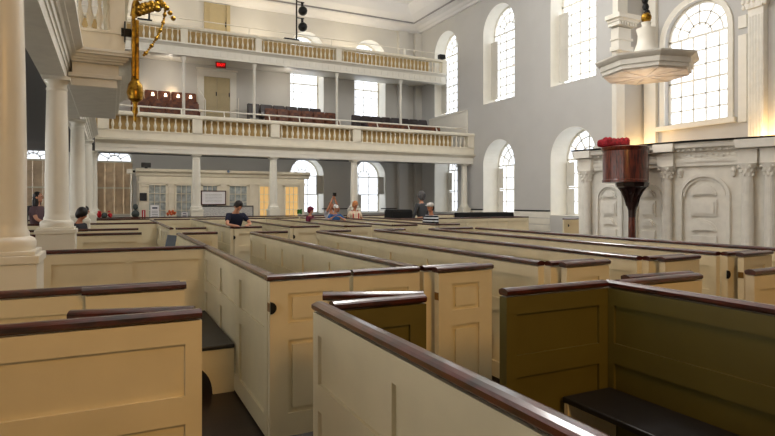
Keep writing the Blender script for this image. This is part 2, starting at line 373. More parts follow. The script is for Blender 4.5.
pr_ = thing('gallery_handrail', 'white tube safety rail along the top of the lower rear gallery', 'railing', (6, GY+.2, 4.8))
make('rail_tube', mb, 'white', pr_)
for x in (.9, 2.3, 3.8, 5.5, 6.7, 8.4, 10.1, 11.6, 13.0, 14.6): make('post', MB().tube([(x, GY+.06, 4.8), (x, GY+.2, 5.05)], .022, 6), 'white', pr_)
struct('trim_7', MB().box(XR-.06, XR-.001, GY+.3, 24.9, 4.0, 5.92).box(XR-.09, XR-.001, GY+.3, 24.9, 5.88, 5.95), 'white')
# upper rear gallery
UY = 23.4
t = thing('upper_rear_gallery', 'upper rear gallery with cream balustrade and dentilled white fascia', 'gallery', (6, UY, 7.5))
XU1 = XR-.04
make('fascia', MB().box(XL, XU1, UY-.05, UY+.3, 7.48, 7.82).box(XL, XU1, UY-.08, UY-.05, 7.48, 7.54), 'white', t)
mb = MB()
x = -1.5
while x < XU1-.1: mb.box(x, x+.2, UY-.075, UY-.045, 7.57, 7.76); x += .29
make('dentil_band', mb, 'white', t)
make('cornice', MB().prism([(0,7.82),(-.1,7.82),(-.14,7.86),(-.25,7.9),(-.25,7.95),(0,7.98)], lambda u, v, a: (a, UY+u, v), XL, XU1), 'white', t)
make('handrail', MB().prism([(-.17,8.5),(-.19,8.54),(-.17,8.62),(.07,8.62),(.09,8.54),(.06,8.5)], lambda u, v, a: (a, UY+u, v), XL, XU1), 'cream', t)
up = [-.3, 2.62, 5.55, 9.12, XU1-.12]
for x in up: make('pier', MB().box(x-.13, x+.13, UY-.15, UY+.05, 7.96, 8.52), 'cream', t)
pts = []
for a, b in zip(up, up[1:]):
    n = round((b-a-.26)/.2); pts += [(a+.13+(b-a-.26)*(i+.5)/n, UY-.05) for i in range(n)]
baluster_row(t, pts, 7.97, 8.52, .044, 'cream')
make('backing_board', MB().box(XL, 13.9, UY+.1, UY+.13, 7.9, 8.5), 'tan', t, label='tan backing board')
make('floor_slab', MB().box(XL, XU1, UY+.3, YR-.01, 7.82, 8.0), 'white', t)
pr_ = thing('upper_handrail', 'thin pale tube rail above the upper rear gallery balustrade', 'railing', (6, UY+.1, 8.62))
make('rail_tube', MB().tube([(XL+.5, UY+.02, 8.95), (XU1, UY+.02, 8.95)], .018, 6), 'stone', pr_)
for i in range(9): make('post', MB().tube([(-.3+1.83*i, UY+.02, 8.622), (-.3+1.83*i, UY+.02, 8.95)], .015 if i != 7 else .05, 6), 'stone', pr_)
for x, l in ((2.62,'thin white post left of the gallery door'),(5.42,'thin white post right of the gallery door'),(9.12,'thin white post between the two tall gallery windows'),(12.35,'thin white post nearest the side wall')):
    mb = MB().tube([(x, UY-.6, 4.3), (x, UY-.6, 7.6)], .06, 10)
    mb = MB().lathe([(.085,0),(.085,.08),(.06,.1),(.058,3.0),(.085,3.08),(.1,3.17)], x, UY+.12, 12, 4.3)
    tag(make('gallery_post', mb, 'white', smooth=True), l+', under the upper gallery', 'post', 'posts under the upper gallery')
# left gallery: front along the colonnade
t = thing('left_gallery', 'left side gallery front with layered white mouldings over the colonnade', 'gallery', (-.6, 8, 3.45))
yA, yB = .5, GY-.32
make('beam', MB().box(-.86, -.56, yA, yB, 3.45, 3.6), 'stone', t)
make('fascia', MB().box(-.84, -.545, yA, yB, 3.6, 3.68).box(-.84, -.525, yA, yB, 3.68, 3.78), 'stone', t)
lf = [(-.84,3.78),(-.5,3.78),(-.48,3.82),(-.44,3.84),(-.44,3.87),(-.38,3.91),(-.35,3.93),(-.35,3.98),(-.84,4.0)]
make('cornice', MB().prism(lf, lambda u, v, a: (u, a, v), yA, yB), 'stone', t)
make('parapet', MB().box(-.8, -.52, yA, yB, 4.0, 4.26).box(-.82, -.48, yA, yB, 4.8, 4.92), 'cream', t)
baluster_row(t, [(-.66, 1.0+.24*i) for i in range(84)], 4.26, 4.8, .05, 'cream', 8)
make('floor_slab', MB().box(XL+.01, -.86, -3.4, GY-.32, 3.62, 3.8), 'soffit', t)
# projecting bay
BX, BY0, BY1 = .2, 9.3, 13.0
t = thing('projecting_gallery_bay', 'projecting balcony bay on the left gallery with stepped cornice and four fat balusters', 'gallery bay', (-.1, 11, 3.45))
make('base', MB().box(-.55, BX-.1, BY0+.12, BY1-.1, 3.42, 3.54).box(-.55, BX-.04, BY0+.06, BY1-.04, 3.54, 3.6).box(-.5, BX-.08, BY0+.1, BY1-.08, 3.6, 3.76), 'stone', t, bevel=.01)
mb = MB()
for (d, z0, z1) in ((0,3.76,3.79),(.04,3.79,3.82),(.07,3.82,3.86),(.13,3.86,3.9),(.15,3.9,3.94)): mb.box(-.5, BX-.02+d, BY0+.02-d, BY1-.02+d, z0, z1)
make('cornice', mb, 'stone', t)
make('plinth', MB().box(-.5, BX, BY0+.05, BY1-.05, 3.99, 4.22).box(-.34, BX, BY0+.05, BY1-.05, 3.94, 3.99).box(-.5, BX+.02, BY0+.03, BY1-.03, 4.22, 4.26), 'cream', t)
make('pier', MB().box(BX-.2, BX, BY0+.05, BY0+.3, 4.26, 4.8), 'cream', t)
make('pier', MB().box(BX-.2, BX, BY1-.3, BY1-.05, 4.26, 4.8), 'cream', t)
make('handrail', MB().box(-.47, BX+.06, BY0-.02, BY0+.34, 4.8, 4.92).box(BX-.3, BX+.06, BY0+.34, BY1, 4.8, 4.92), 'cream', t)
baluster_row(t, [(-.40+.13*i, BY0+.17) for i in range(4)]+[(BX-.12, BY0+.5+.2*i) for i in range(14)], 4.26, 4.8, .05, 'cream', 14)
# ------------------------------------------------------------------ rear doors, exit sign
def panel_door(name, x0, x1, y, z0, z1, m, leaves=2):
    t = thing(name, '', '', ((x0+x1)/2, y, z0), kind='structure')
    w = (x1-x0)/leaves
    for i in range(leaves):
        a = x0+w*i+.005; b = x0+w*(i+1)-.005
        mb = MB().box(a, b, y-.05, y-.01, z0, z1)
        for c0, c1 in ((.06,.35),(.4,.62),(.67,.94)):
            mb.box(a+.12, b-.12, y-.065, y-.05, z0+(z1-z0)*c0, z0+(z1-z0)*c1)
        d = make('door_leaf', mb, m, t)
        make('hinge', MB().box(b-.05, b-.01, y-.08, y-.05, z0+(z1-z0)*.62, z0+(z1-z0)*.7), 'dark', d)
    mb = MB().box(x0-.28, x0, y-.1, y-.005, z0, z1+.02).box(x1, x1+.28, y-.1, y-.005, z0, z1+.02).box(x0-.28, x1+.28, y-.1, y-.005, z1, z1+.28).box(x0-.33, x1+.33, y-.16, y-.005, z1+.28, z1+.36)
    if z1 < 9: make('door_frame', mb, 'white', t)
    else: make('door_frame', MB().box(x0-.1, x0, y-.1, y-.005, z0, z1).box(x1, x1+.16, y-.1, y-.005, z0, z1), 'door', t)
panel_door('door_1', 3.74, 4.88, YR, 5.1, 7.3, 'door', 2)
panel_door('door_2', 3.85, 4.72, YR, 8.0, 10.6, 'door', 1)
t = thing('exit_sign', 'small red lit EXIT sign hanging above the rear gallery door', 'sign', (4.4, 24.9, 7.55))
make('housing', MB().box(4.09, 4.51, 24.88, 24.96, 7.5, 7.74).box(4.28, 4.32, 24.9, 24.94, 7.74, 7.82), mat('exit_housing',(150,20,20),.4), t)
def text_mesh(s, size, depth=.004):
    cu = bpy.data.curves.new('lettering', 'FONT'); cu.body = s; cu.size = size; cu.extrude = depth; cu.align_x = 'CENTER'; cu.align_y = 'CENTER'
    o = bpy.data.objects.new('t', cu); C.objects.link(o)
    dg = bpy.context.evaluated_depsgraph_get(); me = bpy.data.meshes.new_from_object(o.evaluated_get(dg)); bpy.data.objects.remove(o)
    return me
def text(s, size, loc, m, parent, rx=PI/2, rz=0, name='lettering'):
    me = text_mesh(s, size); o = bpy.data.objects.new(name, me); C.objects.link(o); me.materials.append(M[m])
    o.parent = parent; o.location = Vector(loc)-parent.location; o.rotation_euler = (rx, 0, rz); return o
text('EXIT', .17, (4.3, 24.875, 7.62), 'exit', t)
# ------------------------------------------------------------------ gallery seats
def make_seat(m, w):
    t = thing('gallery_chair', '', 'chair')
    make('backrest', MB().prism([(0,.42),(.04,.42),(.13,1.02),(.09,1.03)], lambda u, v, a: (a, u, v), -w/2+.03, w/2-.03).box(-w/2+.08, w/2-.08, .0, .03, .5, .55), m, t, local=True, bevel=.006)
    make('seat', MB().box(-w/2+.03, w/2-.03, -.38, .03, .38, .42), m, t, local=True, bevel=.006)
    for s in (-1, 1): make('side_panel', MB().prism([(-.4,0),(-.36,.6),(-.05,.62),(.09,1.0),(.13,1.0),(.13,0)], lambda u, v, a: (a, u, v), s*(w/2-.022)-.02, s*(w/2-.022)+.02), m, t, local=True, bevel=.004)
    return t
def seat_row(x0, x1, n, y, z, m, desc, group, side='from the left'):
    w = (x1-x0)/n; proto = None
    for i in range(n):
        s = make_seat(m, w-.02) if proto is None else copy_tree(proto)
        if proto is None: proto = s
        s.location = (x0+w*(i+.5), y, z); s['label'] = '%s %s chair %s, %s' % (('brown' if m == 'chair' else 'dark'), 'wooden', desc, 'leftmost of the row' if i == 0 else ORD[i]+' from the left'); s['category'] = 'chair'; s['group'] = group
seat_row(.75, 3.35, 5, 25.3, 5.36, 'chair', 'left of the gallery door, back row', 'seats left of the gallery door')
seat_row(.8, 3.3, 4, 24.1, 4.75, 'chair', 'left of the gallery door, front row', 'seats left of the gallery door')
seat_row(5.5, 9.0, 6, 25.2, 5.1, 'chairdk', 'right of the gallery door, back row', 'seats right of the gallery door')
seat_row(6.0, 9.3, 6, 24.0, 4.75, 'chair', 'right of the gallery door, front row', 'seats right of the gallery door')
seat_row(10.1, 14.2, 8, 24.1, 4.75, 'chairdk', 'at right end of gallery, back row', 'seats at the right end of the gallery')
seat_row(10.4, 14.2, 7, 22.9, 4.3, 'chair', 'at right end of gallery, front row', 'seats at the right end of the gallery')
for i in range(5):
    x = 1.1+.5*i
    t = thing('reading_lamp', 'small lit white reading lamp on the back row of gallery seats, %s' % (ORD[i]+' from the left' if i else 'leftmost'), 'lamp', (x, 25.3, 6.1), 0, 'reading lamps on the rear wall')
    make('shade', MB().lathe([(.05,0),(.065,.02),(.04,.14)], x, 25.3, 10, 6.14), 'lamp', t, smooth=True)
    make('bracket', MB().box(x-.02, x+.02, 25.28, 25.42, 6.1, 6.14), 'dark', t)
# steps handrail on gallery left of door
tag(make('stair_rail', MB().tube([(3.45,25.6,5.1),(3.45,25.6,6.7),(3.6,24.6,6.0),(3.6,24.6,4.75)], .03, 8), 'white'), 'white stair handrail beside the rear gallery door, on its left', 'handrail')
tag(make('stair_rail', MB().tube([(5.2,25.7,5.1),(5.2,25.7,6.4)], .025, 8).tube([(5.05,25.7,5.9),(5.2,25.7,5.9)], .02, 6), 'white'), 'short white handrail post on the right of the rear gallery door', 'handrail')
# ------------------------------------------------------------------ stage lights
def light_tree(x, y, z, h, n, label, base=.4):
    t = thing('stage_light_stand', label, 'light stand', (x, y, z))
    make('base', MB().box(x-base*1.4, x+.1, y-.12, y+.12, z, z+.07), 'dark', t)
    make('pole', MB().tube([(x, y, z), (x, y, z+h)], .035, 8), 'dark', t)
    for i in range(n):
        zz = z+.64+.69*i if n > 1 else z+h*.8
        s = make('spotlight', MB().ball((x+.26, y-.05, zz), .2, 1, 1.2, 1, 12), 'dark', t, smooth=True)
        make('clamp', MB().box(x, x+.34, y-.02, y+.02, zz+.36, zz+.4).box(x+.2, x+.3, y-.03, y+.03, zz+.1, zz+.4), 'dark', s)
light_tree(7.2, UY-.05, 8.62, 2.15, 2, 'tall black stage light stand with round lamps on the upper gallery rail')
t = light_tree(1.35, UY-.05, 8.62, .75, 1, 'short black spotlight stand on the upper gallery rail behind the gilded ornament', .3)
t = thing('spotlight', 'small black spotlight fixed at the right end of the upper gallery', 'spotlight', (XU1-.25, UY-.1, 8.62))
make('housing', MB().box(XU1-.42, XU1-.1, UY-.2, UY+.02, 8.68, 8.88), 'dark', t, bevel=.02)
make('bracket', MB().box(XU1-.3, XU1-.2, UY-.12, UY-.05, 8.62, 8.7), 'dark', t)
# ------------------------------------------------------------------ pews
RH = 1.19
def rail_mb(mb, p0, p1, w=.042, h=RH, th=.042):
    a = Vector((p0[0], p0[1], 0)); b = Vector((p1[0], p1[1], 0)); d = (b-a).normalized(); n = Vector((-d.y, d.x, 0))
    prof = [(-w*.75,-th),(-w,-th*.72),(-w,-th*.3),(-w*.7,-.006),(-w*.3,0),(w*.3,0),(w*.7,-.006),(w,-th*.3),(w,-th*.72),(w*.75,-th)]
    mb.prism(prof, lambda u, v, t: tuple(a+(b-a)*t+n*u+Vector((0,0,h+v))), 0, 1); return mb
def wall_mb(mb, p0, p1, h1=RH-.05, z0=.02, npan=None, t=.03, low=True):
    a = Vector((p0[0], p0[1], 0)); b = Vector((p1[0], p1[1], 0)); L = (b-a).length; d = (b-a)/L; n = Vector((-d.y, d.x, 0))
    def bx(u0, u1, q0, q1, c0, c1):
        mb.prism([(u0,q0),(u1,q0),(u1,q1),(u0,q1)], lambda u, v, w: tuple(a+d*u+n*w+Vector((0,0,v))), c0, c1)
    bx(0, L, z0, h1, -t*.5, t*.5)
    if npan is None: npan = max(1, round(L/1.05))
    sw = .075 if L > .8 else .1
    if L < .1: npan = 1; sw = L*.45
    for s in (-1, 1):
        c0, c1 = (t*.5, t*.5+.018) if s > 0 else (-t*.5-.018, -t*.5)
        bx(0, L, 1.035, h1, c0, c1); bx(0, L, .66, .79, c0, c1); bx(0, L, z0, .17, c0, c1)
        w = (L-sw)/npan
        for i in range(npan+1):
            u = w*i; bx(u, u+sw, .17, .66, c0, c1); bx(u, u+sw, .79, 1.035, c0, c1)
    return mb
def fielded_door(parent, hinge, free, knob_side=1):
    """pew door leaf standing between hinge point and free point"""
    a = Vector((hinge[0], hinge[1], 0)); b = Vector((free[0], free[1], 0)); L = (b-a).length; d = (b-a)/L; n = Vector((-d.y, d.x, 0))
    mb = MB()
    def bx(m, u0, u1, q0, q1, c0, c1): m.prism([(u0,q0),(u1,q0),(u1,q1),(u0,q1)], lambda u, v, w: tuple(a+d*u+n*w+Vector((0,0,v))), c0, c1)
    bx(mb, 0, L, .04, RH-.05, -.012, .012)
    for s in (-1, 1):
        c0, c1 = (.012, .03) if s > 0 else (-.03, -.012)
        for q0, q1 in ((1.05, RH-.05), (.72,.84), (.04,.2)): bx(mb, 0, L, q0, q1, c0, c1)
        for u0, u1 in ((0,.13),(L-.13,L)):
            bx(mb, u0, u1, .2, .72, c0, c1); bx(mb, u0, u1, .84, 1.05, c0, c1)
        e = .012 if s > 0 else -.027
        bx(mb, .165, L-.165, .235, .685, e, e+.015); bx(mb, .165, L-.165, .87, 1.02, e, e+.015)
    dr = make('door', mb, 'pew', parent)
    m2 = MB(); rail_mb(m2, a-d*.01, b+d*.02); make('rail', m2, 'rail', dr)
    m3 = MB()
    for q in (.3, .9): bx(m3, -.002, .02, q, q+.07, -.027, .027)
    make('hinge', m3, 'brass', dr)
    m4 = MB(); bx(m4, L-.02, L+.003, .93, .99, -.027, .027); make('latch', m4, 'brass', dr)
    return dr
def latch(parent, x, y, s=-1):
    make('latch_plate', MB().prism([(.042*math.sin(PI*i/12), .042*math.cos(PI*i/12)) for i in range(13)], lambda u, v, a: (x+u, y+a, .96+v), s*.012, s*.03), 'dark', parent, label='black half-round latch plate')
def bench(parent, x0, x1, y0, y1, h=.43, along='y'):
    b = make('bench', MB().box(x0, x1, y0, y1, h-.035, h), 'seat', parent, bevel=.008, label='black bench seat')
    for yy in (y0+.02, y1-.05) if along == 'y' else ():
        R = min(.2, (x1-x0)*.5)
        poly = [(x1,0),(x1,h-.036),(x0,h-.036),(x0,.26)]+[(x0+R*math.sin(PI/2*i/8), .26*math.cos(PI/2*i/8)) for i in range(1,9)]
        make('bench_end', MB().prism(poly, lambda u, v, a: (u, a, v), yy, yy+.03), 'pew', b)
    return b
def pew(label, walls, doors=(), latches=(), benches=(), name='box_pew'):
    x = walls[0][0][0]; y = min(walls[0][0][1], walls[0][1][1])
    t = thing(name, label, 'pew', (x, y, 0), 0, 'box pews')
    for w in walls:
        p0, p1 = w[0], w[1]
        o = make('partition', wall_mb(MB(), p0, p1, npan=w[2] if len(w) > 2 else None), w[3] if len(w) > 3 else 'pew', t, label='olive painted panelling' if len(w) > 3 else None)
        make('rail', rail_mb(MB(), p0, p1), 'rail', o)
    for h, f in doors: fielded_door(t, h, f)
    for l in latches: latch(t, *l)
    for b in benches: bench(t, *b)
    return t
e = .035
# near row
pew('box pew at the lower left corner, its yellow-cream front nearest the camera', [((-2.2,2.8),(.39,2.8),2), ((-2.2,-.6),(-2.2,2.76)), ((-2.16,-.6),(.9,-.6))], doors=[((.36,2.885),(-.15,3.02))])
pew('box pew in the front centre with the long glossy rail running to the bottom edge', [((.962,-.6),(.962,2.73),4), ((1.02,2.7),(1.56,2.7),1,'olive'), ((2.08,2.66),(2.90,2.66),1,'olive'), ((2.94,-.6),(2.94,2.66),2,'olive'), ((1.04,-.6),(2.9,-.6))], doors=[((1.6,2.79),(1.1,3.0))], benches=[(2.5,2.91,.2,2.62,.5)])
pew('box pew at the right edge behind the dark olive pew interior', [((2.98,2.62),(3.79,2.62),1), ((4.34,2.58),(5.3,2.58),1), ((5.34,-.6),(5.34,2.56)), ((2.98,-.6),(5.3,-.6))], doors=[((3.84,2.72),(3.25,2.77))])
# middle row
pew('box pew behind the lower left pew, beside the nearest column, black bench inside', [((1.03,3.94),(1.03,6.86),3), ((-2.2,3.86),(.405,3.86),2), ((-2.2,3.9),(-2.2,6.85)), ((-2.2,6.9),(1.01,6.9),4)],
    doors=[((.425,3.79),(-.13,3.79))], benches=[(.63,1.0,5.1,6.84,.43)])
pew('box pew past the second cross rail left of centre, blue-grey folder standing in it', [((1.03,6.94),(1.03,9.93),3), ((-2.2,10.35),(.48,10.35),3), ((-2.2,6.94),(-2.2,10.31))], benches=[(.63,1.02,7.4,9.8,.42)])
tM1 = pew('slip pew right of the long wall, with the closed panelled door facing the camera', [((1.63,3.9),(2.2,3.9),1), ((1.09,9.96),(1.66,9.96),1)], doors=[((1.60,3.9),(1.0,3.9))], latches=[(1.0,3.873)], benches=[(1.78,2.16,4.4,9.4,.43)])
mids = [(2.2,3.9,9.76,'slip pew with the open cream door in the centre of the picture'), (3.35,3.72,9.6,'slip pew right of the central open door, its own door folded back'),
        (4.5,3.66,9.62,'slip pew behind the dark olive pew, third wall from the right'), (5.62,3.62,9.5,'slip pew with the black latch plate near the right edge of the picture')]
for i, (x, y0, y1, l) in enumerate(mids):
    nx = ([m[0] for m in mids]+[6.68])[i+1]
    ws = [((x,y0+.04),(x,y1-.04),6), ((x+.04,y0),(x+.56,y0),1), ((x+.04,y1),(x+.64,y1),1)]
    if i == 3: ws.append(((6.68,3.2),(6.68,9.4),6)); ws.append(((x+.64,y1),(6.64,y1),1))
    pew(l, ws, doors=[((x+.63,y0-.1),(x+.1,y0-.13))], latches=[(x+.02,y0-.022)] if i == 3 else [], benches=[(nx-.42,nx-.04,y0+.5,y1-.5,.43)])
# far row
pew('box pew beyond the cross aisle on the left, behind the dark-haired head', [((-2.2,12.05),(.5,12.05),3), ((1.1,11.95),(1.1,18.15),6), ((-2.2,15.35),(1.06,15.35),3)])
pew('box pew farthest back on the left, below the brown shuttered window', [((-2.2,18.9),(1.1,18.9),3), ((-2.2,15.4),(-2.2,18.85))])
far = [(1.14,11.92,'slip pew far left of centre, low and wide, beyond the cross aisle'), (2.28,11.9,'slip pew the navy-shirted person leans over'), (3.47,11.6,'slip pew beyond the cross aisle, right of the person in navy'),
       (4.6,11.35,'slip pew beyond the cross aisle, in front of the person with raised arm'), (5.75,11.33,'slip pew beyond the cross aisle, in front of the ginger-haired person'), (6.9,11.3,'slip pew beyond the cross aisle, left of the striped-shirt person')]
for i, (x, y, l) in enumerate(far):
    ws = [((x+.04,y),(x+.62,y),1), ((x+.04,18.2),(x+1.08,18.2),1)]
    if i: ws.insert(0, ((x,y),(x,18.16),6))
    if i == 5: ws.append(((8.02,13.2),(8.02,18.16),5))
    pew(l, ws, latches=[(x+.02,y-.022)] if i in (1,2) else [])
pew('long panelled pew wall at the far right under the black cover, below the side windows', [((8.2,15.6),(13.3,15.6),6), ((13.3,15.64),(13.3,20.4),4), ((8.2,20.4),(13.26,20.4),4)])
pew('long low pew wall under the rear gallery, in front of the vestibule windows', [((-1.9,20.75),(8.1,20.75),9)])
pew('short cream gate panel with a dark latch at the left end of the carved screen', [((12.75,13.3),(13.6,13.3),1)], latches=[(12.9,13.27)], name='low_gate')
# things on pews
tag(make('black_cover', MB().box(10.9, 13.0, 16.0, 16.7, 1.0, 1.33), 'blackcloth', bevel=.03), 'long black draped cover on the far right pew below the side window', 'cover')
tag(make('black_cover', MB().box(9.2, 10.1, 18.2, 18.9, 1.0, 1.42), 'blackcloth', bevel=.08), 'short black rounded cover left of the grey-coated person by the rear corner', 'cover')
tag(make('cover_table', MB().box(10.9, 13.0, 16.0, 16.7, .96, 1.0).box(11, 11.06, 16.1, 16.16, 0, .96).box(12.8, 12.86, 16.1, 16.16, 0, .96).box(11, 11.06, 16.6, 16.66, 0, .96).box(12.8, 12.86, 16.6, 16.66, 0, .96), 'pulpit'), 'table under the long black cover at the far right', 'table')
tag(make('cover_table', MB().box(9.2, 10.1, 18.2, 18.9, .96, 1.0).box(9.3, 9.36, 18.3, 18.36, 0, .96).box(9.9, 9.96, 18.3, 18.36, 0, .96).box(9.3, 9.36, 18.7, 18.76, 0, .96).box(9.9, 9.96, 18.7, 18.76, 0, .96), 'pulpit'), 'table under the short black cover near the rear corner', 'table')
t = thing('lectern_folder', 'blue-grey folder tilted upright behind the second cross rail on the left', 'folder', (.62, 7.1, 0))
make('cover', MB().prism([(0,1.0),(.12,1.0),(.165,1.30),(.06,1.31)], lambda u, v, a: (.55+u, 7.1+a, v), 0, .02), 'bluegrey', t)
make('support', MB().box(.56, .6, 7.08, 7.12, 0, 1.02).box(.5, .72, 7.02, 7.2, .98, 1.0), 'rail', t)
# ------------------------------------------------------------------ vestibule at the rear
VY = 23.5; VX0, VX1 = 1.0, 7.6
t = thing('vestibule', 'cream panelled vestibule with paned windows under the rear gallery', 'vestibule', (4.5, VY, 0))
wins = [(1.35,1.95,'paleglass'),(2.35,2.9,'paleglass'),(3.35,3.9,'paleglass'),(4.4,5.1,'paleglass'),(5.65,6.2,'lit'),(6.75,7.3,'lit')]
mb = MB(); x = VX0
for a, b, _ in wins:
    mb.box(x, a, VY, VY+.12, 0, 2.55); mb.box(a, b, VY, VY+.12, 0, 1.05); mb.box(a, b, VY, VY+.12, 2.35, 2.55); x = b
mb.box(x, VX1, VY, VY+.12, 0, 2.55).box(VX0, VX0+.1, VY+.12, YR-.05, 0, 2.9).box(VX1-.1, VX1, VY+.12, YR-.05, 0, 2.9).box(VX0, VX1, VY, VY+.14, 2.55, 2.75)
make('panelled_wall', mb, 'cream', t)
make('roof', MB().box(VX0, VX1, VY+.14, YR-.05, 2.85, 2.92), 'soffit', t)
make('cornice', MB().prism([(0,2.7),(-.06,2.72),(-.1,2.82),(-.22,2.88),(-.26,2.98),(.1,3.0),(.1,2.7)], lambda u, v, a: (a, VY+u, v), VX0-.12, VX1+.2), 'cream', t)
make('frieze_moulding', MB().box(VX0-.03, VX1+.03, VY-.05, VY, 2.42, 2.5), 'cream', t)
for a, b, g in wins:
    f = MB().box(a-.06, a, VY-.04, VY, 1.0, 2.4).box(b, b+.06, VY-.04, VY, 1.0, 2.4).box(a-.06, b+.06, VY-.04, VY, 2.35, 2.41)
    for i in range(1, 3): f.box(a+(b-a)*i/3-.012, a+(b-a)*i/3+.012, VY+.0, VY+.03, 1.05, 2.35)
    for i in range(1, 4): f.box(a, b, VY+.0, VY+.03, 1.05+1.3*i/4-.012, 1.05+1.3*i/4+.012)
    w = make('window', f, 'cream', t, label='warmly lit paned window' if g == 'lit' else None)
    make('pane', MB().box(a, b, VY+.035, VY+.045, 1.05, 2.35), g, w)
for x in (1.18, 2.15, 3.12, 4.15, 5.32, 6.48, 7.47): make('pilaster', MB().box(x-.09, x+.09, VY-.035, VY, 0, 2.42).box(x-.11, x+.11, VY-.05, VY, 2.3, 2.42), 'cream', t)
# things on the rear ledge
LY = 22.6
t = thing('display_table', 'long narrow table below the vestibule windows, mostly hidden by the pew wall', 'table', (3.5, LY, 0))
make('table_top', MB().box(.2, 7.4, LY-.25, LY+.35, 1.02, 1.06), 'pulpit', t)
for x in (.3, 2.6, 5, 7.3): make('leg', MB().box(x-.03, x+.03, LY-.03, LY+.03, 0, 1.02), 'pulpit', t)
def frame_sign(x, w, h, label, txt=None, z=1.06):
    t = thing('standing_sign', label, 'sign', (x, LY, z))
    make('sheet', MB().box(x-w/2, x+w/2, LY-.01, LY, z, z+h), 'paper', t)
    make('backing', MB().box(x-w/2-.015, x+w/2+.015, LY, LY+.02, z, z+h+.015), 'board', t)
    mb = MB()
    for k in range(4): mb.box(x-w*.35, x+w*.35, LY-.014, LY-.0102, z+h*(.2+.12*k), z+h*(.2+.12*k)+.015)
    mb.box(x-w*.3, x+w*.3, LY-.014, LY-.0102, z+h*.75, z+h*.86)
    make('print', mb, 'ink', t)
frame_sign(1.5, .3, .52, 'white framed notice standing on the ledge near the left vestibule window')
frame_sign(2.55, .22, .25, 'small white notice on the ledge left of the column')
t = thing('red_leaflet_stand', 'small red and white leaflet rack on the ledge at the left', 'leaflet rack', (1.12, LY, 1.06))
make('rack', MB().box(1.06, 1.18, LY, LY+.1, 1.06, 1.4), 'redcloth', t); make('leaflet', MB().box(1.10, 1.13, LY-.01, LY, 1.08, 1.38), 'paper', t)
t = thing('flower_arrangement', 'small orange flowers in a pot on the ledge between pale windows', 'flowers', (2.1, LY, 1.06))
make('pot', MB().lathe([(.07,0),(.1,.12)], 2.1, LY, 12, 1.06), 'cream', t)
m_ = MB(); 
for i in range(16): m_.ball((2.1+random.uniform(-.16,.16), LY+random.uniform(-.1,.1), 1.22+random.uniform(0,.14)), .045, n=8)
make('blooms', m_, 'orange', t)
t = thing('flower_arrangement', 'pink and orange flowers standing before the first lit window', 'flowers', (6.0, LY, 1.06))
make('pot', MB().lathe([(.07,0),(.1,.14)], 6.0, LY, 12, 1.06), 'paper', t)
m_ = MB(); 
for i in range(18): m_.ball((6.0+random.uniform(-.18,.14), LY+random.uniform(-.1,.1), 1.3+random.uniform(0,.25)), .055, n=8)
make('blooms', m_, 'orange', t); make('stems', MB().tube([(6.0,LY,1.2),(5.97,LY,1.4)], .03), 'green', t)
t = thing('potted_plant', 'small green potted plant before the right lit window', 'plant', (7.1, LY, 1.06))
make('pot', MB().lathe([(.06,0),(.09,.12)], 7.1, LY, 12, 1.06), 'board', t)
m_ = MB()
for i in range(14):
    a = i*2.4; m_.ball((7.1+.07*math.cos(a), LY+.07*math.sin(a), 1.22+.012*i), .05, 1, 1, .6, 8)
make('leaves', m_, 'green', t)
t = thing('bust_sculpture', 'dark grey bust on a stand at the left end of the ledge', 'sculpture', (.85, LY, 1.06))
make('plinth', MB().box(.68, 1.0, LY-.12, LY+.12, 1.06, 1.14), 'dark', t)
make('bust', MB().ball((.84, LY, 1.26), .14, 1, .8, 1, 12).ball((.84, LY, 1.38), .05, 1, 1, 1.2, 8).ball((.84, LY-.01, 1.52), .1, .9, 1, 1.15, 12).ball((.84, LY-.1, 1.5), .025, n=6), mat('dark_bronze',(70,78,76),.5,metal=.3), t, smooth=True)
t = thing('framed_noticeboard', 'white framed noticeboard hanging on the vestibule left of the navy-shirted person', 'noticeboard', (3.8, VY-.1, 1.6))
make('sheet', MB().box(3.3, 4.2, VY-.12, VY-.1, 1.62, 2.12), 'paper', t)
make('frame', MB().box(3.26, 4.24, VY-.1, VY-.05, 1.58, 2.16).box(3.26, 4.24, VY-.13, VY-.1, 1.58, 1.62).box(3.26, 4.24, VY-.13, VY-.1, 2.12, 2.16).box(3.26, 3.3, VY-.13, VY-.1, 1.58, 2.16).box(4.2, 4.24, VY-.13, VY-.1, 1.58, 2.16), 'rail', t)
m_ = MB()
for k in range(6): m_.box(3.42, 4.08, VY-.126, VY-.1205, 1.7+.06*k, 1.715+.06*k)
make('print', m_, 'board', t)
t = thing('display_board', 'long grey display board behind the navy-shirted person', 'display board', (4.2, 22.9, 1.06))
make('board', MB().box(3.05, 5.2, 22.86, 22.9, 1.06, 1.52), 'board', t)
make('frame', MB().box(3.02, 5.23, 22.84, 22.92, 1.52, 1.55).box(3.02, 3.05, 22.84, 22.92, 1.06, 1.52).box(5.2, 5.23, 22.84, 22.92, 1.06, 1.52).box(3.4,3.44,22.9,22.95,1.06,1.4).box(4.9,4.94,22.9,22.95,1.06,1.4), 'dark', t)
tag(make('wall_plaque', MB().box(1.02, 1.27, VY-.08, VY-.036, 1.75, 2.05), mat('dark_plaque',(32,38,48),.4)), 'small dark plaque on the left end of the vestibule wall', 'plaque')
t = thing('loudspeaker', 'black loudspeaker on top of the vestibule at its left end', 'loudspeaker', (1.25, 23.6, 3.0))
make('cabinet', MB().box(1.08, 1.42, 23.45, 23.7, 3.04, 3.22), 'dark', t, bevel=.01); make('foot', MB().box(1.2, 1.3, 23.5, 23.6, 3.0, 3.04), 'dark', t)
t = thing('projector', 'white projector with black lens on a stand left of the vestibule', 'projector', (.72, 23.4, 0))
